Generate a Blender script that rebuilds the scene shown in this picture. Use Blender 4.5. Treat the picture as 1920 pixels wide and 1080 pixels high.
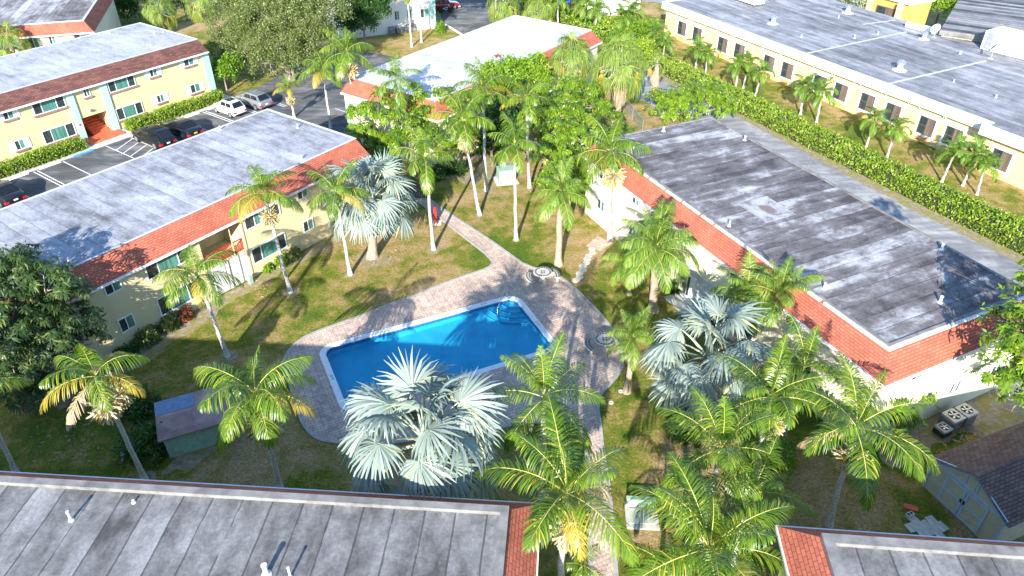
import bpy, math, random
import numpy as np
from mathutils import Vector, Matrix, noise

# ------------------------------------------------------------------ reset
for o in list(bpy.data.objects): bpy.data.objects.remove(o)
scene = bpy.context.scene
C = scene.collection
R = math.radians
# ------------------------------------------------------------------ camera
FPX, PITCH, ROLL, CAMH = 1377.08, R(34.973), R(0.145), 28.0
_cp, _sp = math.cos(PITCH), math.sin(PITCH)
FW = Vector((0, _cp, -_sp)); _U0 = Vector((0, _sp, _cp)); _X0 = Vector((1, 0, 0))
RX = math.cos(ROLL) * _X0 + math.sin(ROLL) * _U0
UP = -math.sin(ROLL) * _X0 + math.cos(ROLL) * _U0
cam = bpy.data.cameras.new('camera'); cam.sensor_width = 36; cam.lens = FPX * 36 / 1920
cam.clip_start = 0.1; cam.clip_end = 3000
co = bpy.data.objects.new('camera', cam); C.objects.link(co)
m = Matrix.Identity(4)
for i in range(3):
    m[i][0] = RX[i]; m[i][1] = UP[i]; m[i][2] = -FW[i]
m[0][3], m[1][3], m[2][3] = 0, 0, CAMH
co.matrix_world = m
scene.camera = co
# ------------------------------------------------------------------ sky, sun, exposure
SUN_AZ, SUN_EL = R(79.0), R(23.5)          # direction the light travels (plan) and sun height
w = bpy.data.worlds.new('World'); scene.world = w; w.use_nodes = True
nt = w.node_tree; bg = nt.nodes['Background']
sky = nt.nodes.new('ShaderNodeTexSky'); sky.sky_type = 'NISHITA'; sky.sun_disc = False
sky.sun_elevation = SUN_EL; sky.sun_rotation = R(191); sky.air_density = 1.0; sky.dust_density = 0.1; sky.ozone_density = 4.0
nt.links.new(sky.outputs[0], bg.inputs[0]); bg.inputs[1].default_value = 0.15
sl = bpy.data.lights.new('sun', 'SUN'); sl.energy = 5.0; sl.angle = R(0.5); sl.color = (1.0, 0.95, 0.86)
so = bpy.data.objects.new('sun', sl); C.objects.link(so)
d = Vector((math.cos(SUN_AZ) * math.cos(SUN_EL), math.sin(SUN_AZ) * math.cos(SUN_EL), -math.sin(SUN_EL)))
so.rotation_euler = d.to_track_quat('-Z', 'Y').to_euler(); so.location = (0, -40, 60)
scene.view_settings.view_transform = 'Standard'; scene.view_settings.look = 'None'
scene.view_settings.exposure = 1.40; scene.view_settings.gamma = 1.0
scene.render.engine = 'CYCLES'
scene.cycles.transparent_max_bounces = 12; scene.cycles.max_bounces = 8

# ------------------------------------------------------------------ helpers
def AT(px, py, z=0.0):
    """world point at height z seen at a place of the survey photograph"""
    q = (px - 960) / FPX * RX - (py - 540) / FPX * UP + FW
    t = (z - CAMH) / q.z
    return Vector((q.x * t, q.y * t, z))

def stand(base, crown):
    """base point and crown point (nearly plumb above it) of a trunk"""
    B = AT(*base); q = (crown[0] - 960) / FPX * RX - (crown[1] - 540) / FPX * UP + FW
    t = (B.x * q.x + B.y * q.y) / (q.x ** 2 + q.y ** 2)
    return B, Vector((q.x * t, q.y * t, CAMH + q.z * t))

def link(o, parent=None):
    C.objects.link(o)
    if parent: o.parent = parent
    return o
def tag(o, label=None, cat=None, group=None, kind=None):
    if label: o['label'] = label
    if cat: o['category'] = cat
    if group: o['group'] = group
    if kind: o['kind'] = kind
    return o
def thing(name, label, cat, loc=(0, 0, 0), rz=0.0, group=None):
    o = bpy.data.objects.new(name, None); o.empty_display_size = 0.3
    o.location = loc; o.rotation_euler = (0, 0, rz)
    return tag(link(o), label, cat, group)
def dup(root, loc, rz, label, group=None, scale=1.0):
    def cp(o, par):
        c = o.copy(); C.objects.link(c)
        if par: c.parent = par
        for ch in o.children: cp(ch, c)
        return c
    r = cp(root, None); r.location = loc; r.rotation_euler = (0, 0, rz); r.scale = (scale,) * 3
    r['label'] = label
    if group: r['group'] = group
    return r

class G:
    def __init__(s): s.v = []; s.f = []; s.m = []; s.uv = {}
    def quad(s, a, b, c, d_, mi=0, uv=None):
        n = len(s.v); s.v += [tuple(a), tuple(b), tuple(c), tuple(d_)]
        if uv: s.uv[len(s.f)] = uv
        s.f.append((n, n + 1, n + 2, n + 3)); s.m.append(mi)
    def poly(s, pts, mi=0):
        n = len(s.v); s.v += [tuple(p) for p in pts]; s.f.append(tuple(range(n, n + len(pts)))); s.m.append(mi)
    def box(s, x0, x1, y0, y1, z0, z1, mi=0):
        n = len(s.v)
        s.v += [(x0, y0, z0), (x1, y0, z0), (x1, y1, z0), (x0, y1, z0), (x0, y0, z1), (x1, y0, z1), (x1, y1, z1), (x0, y1, z1)]
        for q in ((0, 3, 2, 1), (4, 5, 6, 7), (0, 1, 5, 4), (1, 2, 6, 5), (2, 3, 7, 6), (3, 0, 4, 7)):
            s.f.append(tuple(n + i for i in q)); s.m.append(mi)
        return s
    def prism(s, pts, z0, z1, mi=0):
        n = len(s.v); k = len(pts)
        s.v += [(p[0], p[1], z0) for p in pts] + [(p[0], p[1], z1) for p in pts]
        s.f.append(tuple(n + i for i in reversed(range(k)))); s.m.append(mi)
        s.f.append(tuple(n + k + i for i in range(k))); s.m.append(mi)
        for i in range(k):
            j = (i + 1) % k; s.f.append((n + i, n + j, n + k + j, n + k + i)); s.m.append(mi)
        return s
    def tube(s, pts, rad, n=8, mi=0, cap=True):
        pts = [Vector(p) for p in pts]; b = len(s.v)
        if not hasattr(rad, '__len__'): rad = [rad] * len(pts)
        for i, p in enumerate(pts):
            t = (pts[min(i + 1, len(pts) - 1)] - pts[max(i - 1, 0)]).normalized()
            a = Vector((0, 0, 1)) if abs(t.z) < 0.9 else Vector((1, 0, 0))
            x = t.cross(a).normalized(); y = t.cross(x)
            for k in range(n):
                an = 2 * math.pi * k / n
                s.v.append(tuple(p + (x * math.cos(an) + y * math.sin(an)) * rad[i]))
        for i in range(len(pts) - 1):
            for k in range(n):
                k2 = (k + 1) % n
                s.f.append((b + i * n + k, b + i * n + k2, b + (i + 1) * n + k2, b + (i + 1) * n + k)); s.m.append(mi)
        if cap:
            s.f.append(tuple(b + k for k in range(n))); s.m.append(mi)
            s.f.append(tuple(b + (len(pts) - 1) * n + k for k in reversed(range(n)))); s.m.append(mi)
        return s
    def lathe(s, prof, c=(0, 0, 0), n=20, mi=0):
        b = len(s.v)
        for r_, z in prof:
            for k in range(n):
                an = 2 * math.pi * k / n
                s.v.append((c[0] + r_ * math.cos(an), c[1] + r_ * math.sin(an), c[2] + z))
        for i in range(len(prof) - 1):
            for k in range(n):
                k2 = (k + 1) % n
                s.f.append((b + i * n + k, b + i * n + k2, b + (i + 1) * n + k2, b + (i + 1) * n + k)); s.m.append(mi)
        s.f.append(tuple(b + k for k in reversed(range(n)))); s.m.append(mi)
        s.f.append(tuple(b + (len(prof) - 1) * n + k for k in range(n))); s.m.append(mi)
        return s
    def build(s, name, mats, parent=None, smooth=False, bevel=0):
        me = bpy.data.meshes.new(name); me.from_pydata(s.v, [], s.f)
        if not isinstance(mats, (list, tuple)): mats = [mats]
        for q in mats: me.materials.append(q)
        me.polygons.foreach_set('material_index', s.m)
        if smooth: me.polygons.foreach_set('use_smooth', [True] * len(s.f))
        if s.uv:
            L = me.uv_layers.new(name='uv')
            for fi, u in s.uv.items():
                for li, c in zip(me.polygons[fi].loop_indices, u): L.data[li].uv = c
        me.update()
        o = bpy.data.objects.new(name, me); link(o, parent)
        if bevel:
            b = o.modifiers.new('bevel', 'BEVEL'); b.width = bevel; b.segments = 2; b.limit_method = 'ANGLE'
        return o

def np_mesh(name, chunks, mats):
    """chunks: list of (V (n,3), F (k,4), material index)"""
    Vs, Fs, Ms, off = [], [], [], 0
    for V, F, mi in chunks:
        Vs.append(V); Fs.append(F + off); Ms.append(np.full(len(F), mi, np.int32)); off += len(V)
    V = np.concatenate(Vs).astype(np.float32); F = np.concatenate(Fs).astype(np.int32); M_ = np.concatenate(Ms)
    me = bpy.data.meshes.new(name)
    me.vertices.add(len(V)); me.vertices.foreach_set('co', V.ravel())
    me.loops.add(F.size); me.loops.foreach_set('vertex_index', F.ravel())
    me.polygons.add(len(F)); me.polygons.foreach_set('loop_start', np.arange(0, F.size, 4, dtype=np.int32))
    me.polygons.foreach_set('loop_total', np.full(len(F), 4, np.int32))
    for q in (mats if isinstance(mats, (list, tuple)) else [mats]): me.materials.append(q)
    me.polygons.foreach_set('material_index', M_)
    me.update(calc_edges=True); me.validate()
    return me

def strips(P, S, W, mi=0):
    """P (n,k,3) centre lines, S (n,k,3) or (n,3) unit sides, W (n,k) or (k,) half widths -> one chunk"""
    n, k = P.shape[:2]
    if S.ndim == 2: S = np.repeat(S[:, None, :], k, 1)
    W = np.broadcast_to(W, (n, k))
    V = np.stack([P - S * W[..., None], P + S * W[..., None]], 2).reshape(-1, 3)
    i = np.arange(n)[:, None] * (2 * k) + np.arange(k - 1)[None, :] * 2
    F = np.stack([i, i + 1, i + 3, i + 2], -1).reshape(-1, 4)
    return V, F, mi
def nrm(a): return a / np.maximum(np.linalg.norm(a, axis=-1, keepdims=True), 1e-9)

# ------------------------------------------------------------------ materials
class Mat:
    def __init__(s, name):
        s.m = bpy.data.materials.new(name); s.m.use_nodes = True; s.t = s.m.node_tree
        s.b = s.t.nodes['Principled BSDF']; s.out = s.t.nodes['Material Output']
    def n(s, typ, props=None, **inp):
        x = s.t.nodes.new('ShaderNode' + typ)
        for k, v in (props or {}).items(): setattr(x, k, v)
        for k, v in inp.items():
            key = int(k[1:]) if k[0] == 'i' and k[1:].isdigit() else k.replace('_', ' ')
            s.set(x.inputs[key], v)
        return x
    def set(s, sock, v):
        if isinstance(v, bpy.types.NodeSocket): s.t.links.new(v, sock)
        elif isinstance(v, bpy.types.Node): s.t.links.new(v.outputs[0], sock)
        elif hasattr(v, '__len__') and sock.type == 'RGBA': sock.default_value = tuple(v) + ((1,) if len(v) == 3 else ())
        else: sock.default_value = v
    def math(s, op, a, b=0.0, c=0.0): return s.n('Math', {'operation': op}, i0=a, i1=b, i2=c).outputs[0]
    def noise(s, vec, scale, detail=4, rough=0.55, out=0, dist=0.0):
        x = s.n('TexNoise', None, Vector=vec, Scale=scale, Detail=detail, Roughness=rough, Distortion=dist)
        return x.outputs[out]
    def ramp(s, f, stops):
        x = s.n('ValToRGB'); s.t.links.new(f, x.inputs[0]); e = x.color_ramp.elements
        while len(e) < len(stops): e.new(0.5)
        for i, (p, c) in enumerate(stops):
            e[i].position = p; e[i].color = (tuple(c) + (1,)) if hasattr(c, '__len__') else (c, c, c, 1)
        return x.outputs[0]
    def mix(s, f, a, b, mode='MIX'):
        x = s.n('Mix', {'data_type': 'RGBA', 'blend_type': mode})
        s.set(x.inputs[0], f); s.set(x.inputs[6], a); s.set(x.inputs[7], b)
        return x.outputs[2]
    def obj(s): return s.n('TexCoord').outputs['Object']
    def map(s, vec, scale=(1, 1, 1), rot=(0, 0, 0), loc=(0, 0, 0)):
        x = s.n('Mapping'); s.t.links.new(vec, x.inputs[0])
        x.inputs[1].default_value = loc; x.inputs[2].default_value = rot; x.inputs[3].default_value = scale
        return x.outputs[0]
    def bump(s, h, strength=0.3, dist=0.02):
        x = s.n('Bump', None, Strength=strength, Distance=dist, Height=h); s.t.links.new(x.outputs[0], s.b.inputs['Normal'])
    def fin(s, col=None, rough=0.7, spec=None, metal=None):
        if col is not None: s.set(s.b.inputs['Base Color'], col)
        s.set(s.b.inputs['Roughness'], rough)
        if spec is not None: s.b.inputs['Specular IOR Level'].default_value = spec
        if metal is not None: s.b.inputs['Metallic'].default_value = metal
        return s.m

def plain(name, col, rough=0.6, var=0.12, scale=3.0, metal=0.0, spec=0.4):
    k = Mat(name); f = k.noise(k.obj(), scale, 5)
    c = k.ramp(f, [(0.3, [x * (1 - var) for x in col]), (0.7, [min(1, x * (1 + var)) for x in col])])
    return k.fin(c, rough, spec, metal)

def stucco(name, col, stain=0.25):
    k = Mat(name); o = k.obj()
    a = k.noise(o, 0.55, 5); b = k.noise(k.map(o, (2.5, 2.5, 0.35)), 1.0, 4); f = k.noise(o, 18, 3)
    c = k.ramp(a, [(0.3, [x * 0.9 for x in col]), (0.7, col)])
    c = k.mix(k.ramp(b, [(0.52, 0), (0.75, stain)]), c, [x * 0.62 for x in col])
    k.bump(f, 0.25, 0.01)
    return k.fin(c, 0.85, 0.25)

def membrane(name, light, dark, white, seam=1.0, axis=0, streak=5.0, amt=0.5, seamw=0.03, bias=0.0, rot=0.0, stripe=0.25):
    """weathered flat roof sheet: strips across 'axis', stains drawn out along the strips"""
    k = Mat(name); o = k.obj()
    if rot: o = k.map(o, rot=(0, 0, rot))
    sp = k.n('SeparateXYZ', None, Vector=o); ax = sp.outputs[axis]
    wob = k.noise(o, 0.4, 2)
    q = k.math('DIVIDE', k.math('ADD', ax, k.math('MULTIPLY', wob, 0.12)), seam)
    fr = k.math('FRACT', q); fl = k.math('FLOOR', q)
    wn = k.n('TexWhiteNoise', {'noise_dimensions': '1D'}, W=fl).outputs[0]
    sc = [1.0, 1.0, 1.0]; sc[1 - axis] = 1.0 / streak
    st = k.n('VectorMath', {'operation': 'ADD'}, i0=k.map(o, tuple(sc)), i1=k.n('CombineXYZ', None, i2=k.math('MULTIPLY', wn, 7.0)))
    a = k.noise(st.outputs[0], 1.1, 7, 0.62, dist=0.3)
    big = k.noise(o, 0.16, 4, 0.6, dist=0.6)
    med = k.noise(o, 0.7, 6, 0.65, dist=1.0)
    t = k.math('ADD', k.math('MULTIPLY', a, 0.5), k.math('ADD', k.math('MULTIPLY', big, 0.35), k.math('MULTIPLY', med, 0.3)))
    t = k.math('ADD', t, k.math('MULTIPLY', k.math('SUBTRACT', wn, 0.5), stripe * 0.35))
    t = k.math('ADD', t, bias)
    t = k.math('ADD', k.math('MULTIPLY', k.math('SUBTRACT', t, 0.575), 2.4 * amt / 0.55), 0.5)
    c = k.ramp(t, [(0.12, dark), (0.5, light), (0.86, white)])
    grit = k.noise(o, 7.0, 5, 0.75)
    c = k.mix(0.6, c, k.ramp(grit, [(0.3, 0.25), (0.7, 0.78)]), 'OVERLAY')
    edge = k.math('LESS_THAN', k.math('ABSOLUTE', k.math('SUBTRACT', fr, 0.5)), 0.5 - seamw)
    bk = k.math('GREATER_THAN', k.noise(st.outputs[0], 0.9, 2), 0.34)
    line = k.math('MULTIPLY', k.math('SUBTRACT', 1.0, edge), bk)
    c = k.mix(k.math('MULTIPLY', line, 0.6), c, [x * 0.3 for x in dark])
    k.bump(k.math('ADD', k.math('MULTIPLY', line, -1.0), k.math('MULTIPLY', grit, 0.2)), 0.3, 0.01)
    return k.fin(c, 0.75, 0.3)

def shingle(name, c1, c2, mortar, bw=0.3, rh=0.15, var=(0.75, 1.15)):
    k = Mat(name); uv = k.n('TexCoord').outputs['UV']
    b = k.n('TexBrick', {'offset': 0.5}, Vector=uv, Color1=c1, Color2=c2, Mortar=mortar, Scale=1.0)
    b.inputs['Mortar Size'].default_value = 0.012; b.inputs['Brick Width'].default_value = bw; b.inputs['Row Height'].default_value = rh
    b.inputs['Bias'].default_value = 0.0
    f = k.noise(uv, 0.6, 5, 0.6); g = k.noise(uv, 14, 3)
    c = k.mix(1.0, b.outputs[0], k.ramp(f, [(0.3, var[0]), (0.7, var[1])]), 'MULTIPLY')
    c = k.mix(0.3, c, k.ramp(g, [(0.3, 0.3), (0.7, 0.7)]), 'OVERLAY')
    k.bump(k.math('SUBTRACT', 1.0, b.outputs[1]), 0.5, 0.015)
    return k.fin(c, 0.85, 0.2)

def leafmat(name, c1, c2, c3=None, p3=0.1, trans=0.35, rough=0.45, tcol=None):
    """leaves: colour differs from leaf to leaf and from plant to plant; light shines through"""
    k = Mat(name); ge = k.n('NewGeometry'); r = ge.outputs['Random Per Island']
    oi = k.n('ObjectInfo').outputs['Random']
    big = k.noise(k.obj(), 0.8, 3)
    f = k.math('ADD', k.math('MULTIPLY', r, 0.6), k.math('ADD', k.math('MULTIPLY', big, 0.35), k.math('MULTIPLY', k.math('SUBTRACT', oi, 0.5), 0.3)))
    st = [(0.15, c1), (0.85, c2)]
    c = k.ramp(f, st)
    if c3 is not None:
        r2 = k.math('FRACT', k.math('MULTIPLY', r, 37.31))
        c = k.mix(k.math('GREATER_THAN', r2, 1 - p3), c, c3)
    k.fin(c, rough, 0.45)
    tr = k.n('BsdfTranslucent'); tc = k.mix(1.0, c, tcol or (1.6, 1.7, 0.6), 'MULTIPLY'); k.set(tr.inputs[0], tc)
    mx = k.n('MixShader'); mx.inputs[0].default_value = trans
    k.t.links.new(k.b.outputs[0], mx.inputs[1]); k.t.links.new(tr.outputs[0], mx.inputs[2]); k.t.links.new(mx.outputs[0], k.out.inputs[0])
    return k.m

MT = {}
def _grass():
    k = Mat('grass'); o = k.obj()
    a = k.noise(o, 0.13, 6, 0.65, dist=0.8); b = k.noise(o, 0.9, 6, 0.7); f = k.noise(o, 7, 6, 0.85); g = k.noise(o, 22, 4, 0.85)
    t = k.math('ADD', k.math('MULTIPLY', a, 0.62), k.math('MULTIPLY', b, 0.40))
    c = k.ramp(t, [(0.41, (0.10, 0.165, 0.018)), (0.48, (0.20, 0.225, 0.03)), (0.53, (0.37, 0.28, 0.09)), (0.60, (0.50, 0.35, 0.18))])
    c = k.mix(1.0, c, k.ramp(f, [(0.34, 0.38), (0.5, 0.95), (0.66, 1.5)]), 'MULTIPLY')
    c = k.mix(1.0, c, k.ramp(g, [(0.34, 0.45), (0.5, 0.98), (0.66, 1.45)]), 'MULTIPLY')
    k.bump(k.math('ADD', f, k.math('MULTIPLY', g, 0.8)), 1.0, 0.09)
    return k.fin(c, 0.9, 0.15)
MT['grass'] = _grass()
def _mulch():
    k = Mat('sandy_soil'); o = k.obj()
    f = k.noise(o, 3.0, 6, 0.7); g = k.noise(o, 30, 3, 0.8)
    c = k.ramp(f, [(0.35, (0.22, 0.17, 0.11)), (0.5, (0.30, 0.25, 0.18)), (0.65, (0.40, 0.35, 0.28))])
    h = k.noise(o, 1.3, 6, 0.75)
    c = k.mix(k.ramp(h, [(0.48, 0), (0.56, 0.9)]), c, (0.27, 0.24, 0.06))
    c = k.mix(0.6, c, k.ramp(g, [(0.3, 0.2), (0.7, 0.8)]), 'OVERLAY'); k.bump(g, 0.8, 0.04)
    return k.fin(c, 0.95, 0.1)
MT['soil'] = _mulch()
def _asphalt(name, base, light):
    k = Mat(name); o = k.obj()
    a = k.noise(o, 0.25, 7, 0.65, dist=1.2); s_ = k.noise(k.map(o, (0.25, 1.4, 1), rot=(0, 0, R(-54))), 0.9, 6, 0.65); g = k.noise(o, 45, 3, 0.8)
    t = k.math('ADD', k.math('MULTIPLY', a, 0.55), k.math('MULTIPLY', s_, 0.45))
    c = k.ramp(t, [(0.38, [x * 0.6 for x in base]), (0.5, base), (0.64, light)])
    c = k.mix(0.4, c, k.ramp(g, [(0.3, 0.25), (0.7, 0.75)]), 'OVERLAY'); k.bump(g, 0.3, 0.01)
    return k.fin(c, 0.85, 0.3)
MT['asphalt'] = _asphalt('asphalt', (0.105, 0.105, 0.107), (0.25, 0.248, 0.245))
MT['alley'] = _asphalt('alley_asphalt', (0.24, 0.24, 0.245), (0.46, 0.45, 0.44))
def _paver(name, rot):
    k = Mat(name); o = k.map(k.obj(), rot=(0, 0, rot))
    b = k.n('TexBrick', {'offset': 0.5, 'squash': 0.6, 'squash_frequency': 2}, Vector=o, Color1=(0.70, 0.51, 0.39), Color2=(0.50, 0.37, 0.30), Mortar=(0.13, 0.10, 0.09), Scale=1.0)
    b.inputs['Mortar Size'].default_value = 0.008; b.inputs['Brick Width'].default_value = 0.34; b.inputs['Row Height'].default_value = 0.2
    vor = k.n('TexVoronoi', None, Vector=o, Scale=3.1).outputs[1]
    sp = k.n('SeparateColor'); k.t.links.new(vor, sp.inputs[0])
    c = k.mix(k.ramp(sp.outputs[0], [(0.4, 0), (0.75, 0.6)]), b.outputs[0], (0.62, 0.51, 0.40))
    c = k.mix(k.ramp(sp.outputs[1], [(0.55, 0), (0.95, 0.6)]), c, (0.36, 0.25, 0.25))
    f = k.noise(o, 0.5, 5); g = k.noise(o, 12, 4, 0.7)
    c = k.mix(1.0, c, k.ramp(f, [(0.3, 0.82), (0.7, 1.1)]), 'MULTIPLY')
    c = k.mix(0.35, c, k.ramp(g, [(0.3, 0.25), (0.7, 0.75)]), 'OVERLAY')
    c = k.mix(k.math('MULTIPLY', b.outputs[1], 0.75), c, (0.12, 0.09, 0.08))
    k.bump(k.math('SUBTRACT', 1.0, b.outputs[1]), 0.6, 0.01)
    return k.fin(c, 0.8, 0.25)
MT['paver'] = _paver('pavers', R(-25.2)); MT['paver_walk'] = _paver('walk_pavers', R(20))
MT['kerb'] = plain('concrete_kerb', (0.36, 0.34, 0.31), 0.85, 0.2, 4)
MT['concrete'] = plain('concrete', (0.5, 0.49, 0.46), 0.85, 0.25, 2.5)
MT['white'] = plain('white_paint', (0.80, 0.80, 0.78), 0.5, 0.06, 2)
MT['coping'] = plain('pool_coping', (0.78, 0.79, 0.79), 0.5, 0.08, 2)
MT['stripe'] = plain('stripe_paint', (0.72, 0.72, 0.70), 0.8, 0.25, 6)
MT['blue'] = plain('blue_paint', (0.05, 0.28, 0.62), 0.7, 0.2, 6)
MT['yellow_stucco'] = stucco('yellow_stucco', (0.70, 0.58, 0.31))
MT['pale_stucco'] = stucco('pale_yellow_stucco', (0.66, 0.57, 0.34))
MT['cream_stucco'] = stucco('cream_stucco', (0.76, 0.70, 0.52), 0.12)
MT['orange_stucco'] = stucco('orange_stucco', (0.74, 0.55, 0.28), 0.2)
MT['deep_orange'] = stucco('deep_orange_stucco', (0.72, 0.36, 0.10), 0.2)
MT['white_stucco'] = stucco('white_stucco', (0.82, 0.80, 0.74), 0.15)
MT['teal'] = stucco('teal_stucco', (0.42, 0.68, 0.60), 0.15)
MT['red_paint'] = plain('red_step_paint', (0.60, 0.13, 0.06), 0.7, 0.2, 3)
MT['red_metal'] = plain('red_metal', (0.55, 0.03, 0.03), 0.4, 0.1, 3)
MT['shingle_red'] = shingle('red_shingles', (0.53, 0.16, 0.095), (0.42, 0.12, 0.075), (0.20, 0.055, 0.04))
MT['shingle_brown'] = shingle('brown_shingles', (0.24, 0.10, 0.075), (0.11, 0.055, 0.05), (0.05, 0.028, 0.025), 0.45, 0.16)
MT['shingle_dark'] = shingle('dark_shingles', (0.21, 0.14, 0.12), (0.12, 0.085, 0.075), (0.03, 0.02, 0.02), 0.3, 0.15)
MT['shingle_pink'] = shingle('bleached_pink_roofing', (0.50, 0.33, 0.29), (0.44, 0.29, 0.26), (0.36, 0.23, 0.21), 3.0, 1.2, (0.35, 1.1))
MT['trim'] = plain('white_trim', (0.55, 0.56, 0.58), 0.5, 0.12, 3)
MT['trim_dirty'] = plain('dirty_trim', (0.20, 0.19, 0.18), 0.7, 0.35, 2)
MT['dark_trim'] = plain('dark_trim', (0.10, 0.095, 0.09), 0.7, 0.3, 3)
MT['brick_sill'] = plain('brick_sill', (0.30, 0.17, 0.14), 0.85, 0.5, 14)
MT['dark'] = plain('recess_shade_paint', (0.03, 0.028, 0.026), 0.9)  # near-black paint standing in for shade inside openings
MT['frame'] = plain('window_frame', (0.72, 0.74, 0.74), 0.4, 0.05)
MT['brown_frame'] = plain('brown_window_frame', (0.13, 0.10, 0.09), 0.5)
MT['metal'] = plain('galvanised_metal', (0.55, 0.57, 0.6), 0.35, 0.1, 3, 0.7)
MT['steel'] = plain('steel', (0.6, 0.62, 0.64), 0.25, 0.05, 3, 0.9)
MT['black'] = plain('black_rubber', (0.018, 0.018, 0.019), 0.6)
MT['grey_ac'] = plain('grey_unit', (0.30, 0.31, 0.31), 0.6)
MT['beige_ac'] = plain('beige_unit', (0.50, 0.48, 0.42), 0.6)
MT['wood_tan'] = plain('tan_siding', (0.50, 0.46, 0.34), 0.75, 0.12, 3)
MT['sky_tint_trim'] = plain('sky_tinted_trim', (0.36, 0.50, 0.68), 0.6, 0.08)  # blue of the open sky painted into the trim colour
MT['trunk'] = None
def _glass(name, col, spec=0.6):
    k = Mat(name); o = k.obj()
    s_ = k.noise(k.map(o, (9, 9, 0.2)), 1.6, 3)
    c = k.ramp(s_, [(0.35, [x * 0.55 for x in col]), (0.65, [x * 1.35 for x in col])])
    return k.fin(c, 0.06, spec)
MT['glass'] = _glass('window_glass', (0.035, 0.05, 0.05))
MT['glass_green'] = _glass('green_blind_glass', (0.09, 0.24, 0.19))
MT['glass_brown'] = _glass('brown_glass', (0.16, 0.12, 0.10))
MT['car_glass'] = _glass('car_glass', (0.012, 0.014, 0.018))
def _trunk(name, c1, c2, ring=9.0):
    k = Mat(name); o = k.obj(); sp = k.n('SeparateXYZ', None, Vector=o)
    r = k.n('TexWave', {'bands_direction': 'Z'}, Vector=o, Scale=ring / 6.0, Distortion=1.5, Detail=2.0).outputs[1]
    f = k.noise(k.map(o, (3, 3, 1)), 2.0, 5, 0.65)
    c = k.mix(k.ramp(f, [(0.35, 0), (0.65, 1)]), c1, c2)
    c = k.mix(k.ramp(r, [(0.0, 0.45), (0.25, 0.0)]), c, [x * 0.5 for x in c1])
    k.bump(r, 0.4, 0.02)
    return k.fin(c, 0.85, 0.2)
MT['trunk'] = _trunk('palm_trunk', (0.36, 0.34, 0.31), (0.56, 0.54, 0.50))
MT['trunk_fibre'] = _trunk('fibrous_palm_trunk', (0.27, 0.20, 0.14), (0.44, 0.36, 0.28), 14)
MT['bark'] = _trunk('bark', (0.20, 0.16, 0.12), (0.36, 0.31, 0.25), 1)
MT['shaft'] = plain('palm_crownshaft', (0.22, 0.33, 0.10), 0.45, 0.2, 2)
MT['rachis'] = plain('palm_rachis', (0.50, 0.48, 0.12), 0.5, 0.25, 2)
MT['petiole'] = plain('fan_palm_petiole', (0.36, 0.40, 0.30), 0.5, 0.2, 2)
MT['frond'] = leafmat('palm_frond', (0.055, 0.135, 0.012), (0.19, 0.285, 0.02), (0.38, 0.36, 0.05), 0.06, 0.32, 0.33, (1.9, 1.8, 0.5))
MT['frond_yellow'] = leafmat('yellowing_frond', (0.28, 0.30, 0.03), (0.52, 0.40, 0.04), (0.45, 0.25, 0.08), 0.25)
MT['frond_dead'] = leafmat('dead_frond', (0.34, 0.24, 0.14), (0.52, 0.42, 0.34), (0.45, 0.33, 0.10), 0.2, 0.2, 0.8, (1.1, 1.0, 0.8))
MT['frond_feather'] = leafmat('feathery_frond', (0.08, 0.165, 0.02), (0.23, 0.34, 0.045), (0.38, 0.38, 0.10), 0.06, 0.34, 0.4, (1.8, 1.8, 0.5))
MT['frond_manila'] = leafmat('manila_frond', (0.08, 0.17, 0.02), (0.21, 0.32, 0.035), None, 0, 0.42)
MT['fan_leaf'] = leafmat('fan_leaf', (0.12, 0.21, 0.03), (0.28, 0.36, 0.08), (0.46, 0.40, 0.08), 0.08, 0.42)
MT['fan_yellow'] = leafmat('fan_leaf_yellow', (0.30, 0.30, 0.05), (0.52, 0.42, 0.08), (0.48, 0.28, 0.10), 0.3)
MT['fan_dead'] = leafmat('fan_leaf_dead', (0.40, 0.28, 0.18), (0.60, 0.46, 0.34), None, 0, 0.2, 0.85, (1.1, 1.0, 0.8))
MT['bismarck'] = leafmat('silver_fan_leaf', (0.16, 0.215, 0.185), (0.29, 0.345, 0.29), (0.42, 0.40, 0.20), 0.06, 0.12, 0.40, (1.0, 1.15, 0.95))
MT['flower'] = leafmat('palm_flowers', (0.42, 0.38, 0.22), (0.66, 0.60, 0.42), (0.50, 0.30, 0.05), 0.25, 0.2, 0.7, (1.1, 1.0, 0.8))
MT['umbrella_leaf'] = leafmat('umbrella_leaf', (0.055, 0.13, 0.011), (0.21, 0.32, 0.02), (0.42, 0.44, 0.05), 0.06, 0.28, 0.32, (1.7, 1.7, 0.4))
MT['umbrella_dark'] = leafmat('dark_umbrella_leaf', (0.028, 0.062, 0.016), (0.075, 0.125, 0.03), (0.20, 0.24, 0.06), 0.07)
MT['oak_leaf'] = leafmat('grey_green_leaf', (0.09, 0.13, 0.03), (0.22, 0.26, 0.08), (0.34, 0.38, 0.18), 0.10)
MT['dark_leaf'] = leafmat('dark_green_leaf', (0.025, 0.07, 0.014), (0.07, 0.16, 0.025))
MT['bright_leaf'] = leafmat('bright_leaf', (0.09, 0.19, 0.014), (0.26, 0.39, 0.026), None, 0, 0.32)
MT['hedge_leaf'] = leafmat('hedge_leaf', (0.13, 0.23, 0.018), (0.32, 0.42, 0.04), (0.48, 0.50, 0.12), 0.10, 0.42)
MT['silver_leaf'] = leafmat('silver_bush_leaf', (0.28, 0.32, 0.26), (0.5, 0.54, 0.44))
MT['red_leaf'] = leafmat('red_tip_leaf', (0.30, 0.10, 0.05), (0.42, 0.16, 0.07))
MT['hedge_core'] = plain('hedge_twigs', (0.035, 0.04, 0.018), 0.95)
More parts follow.
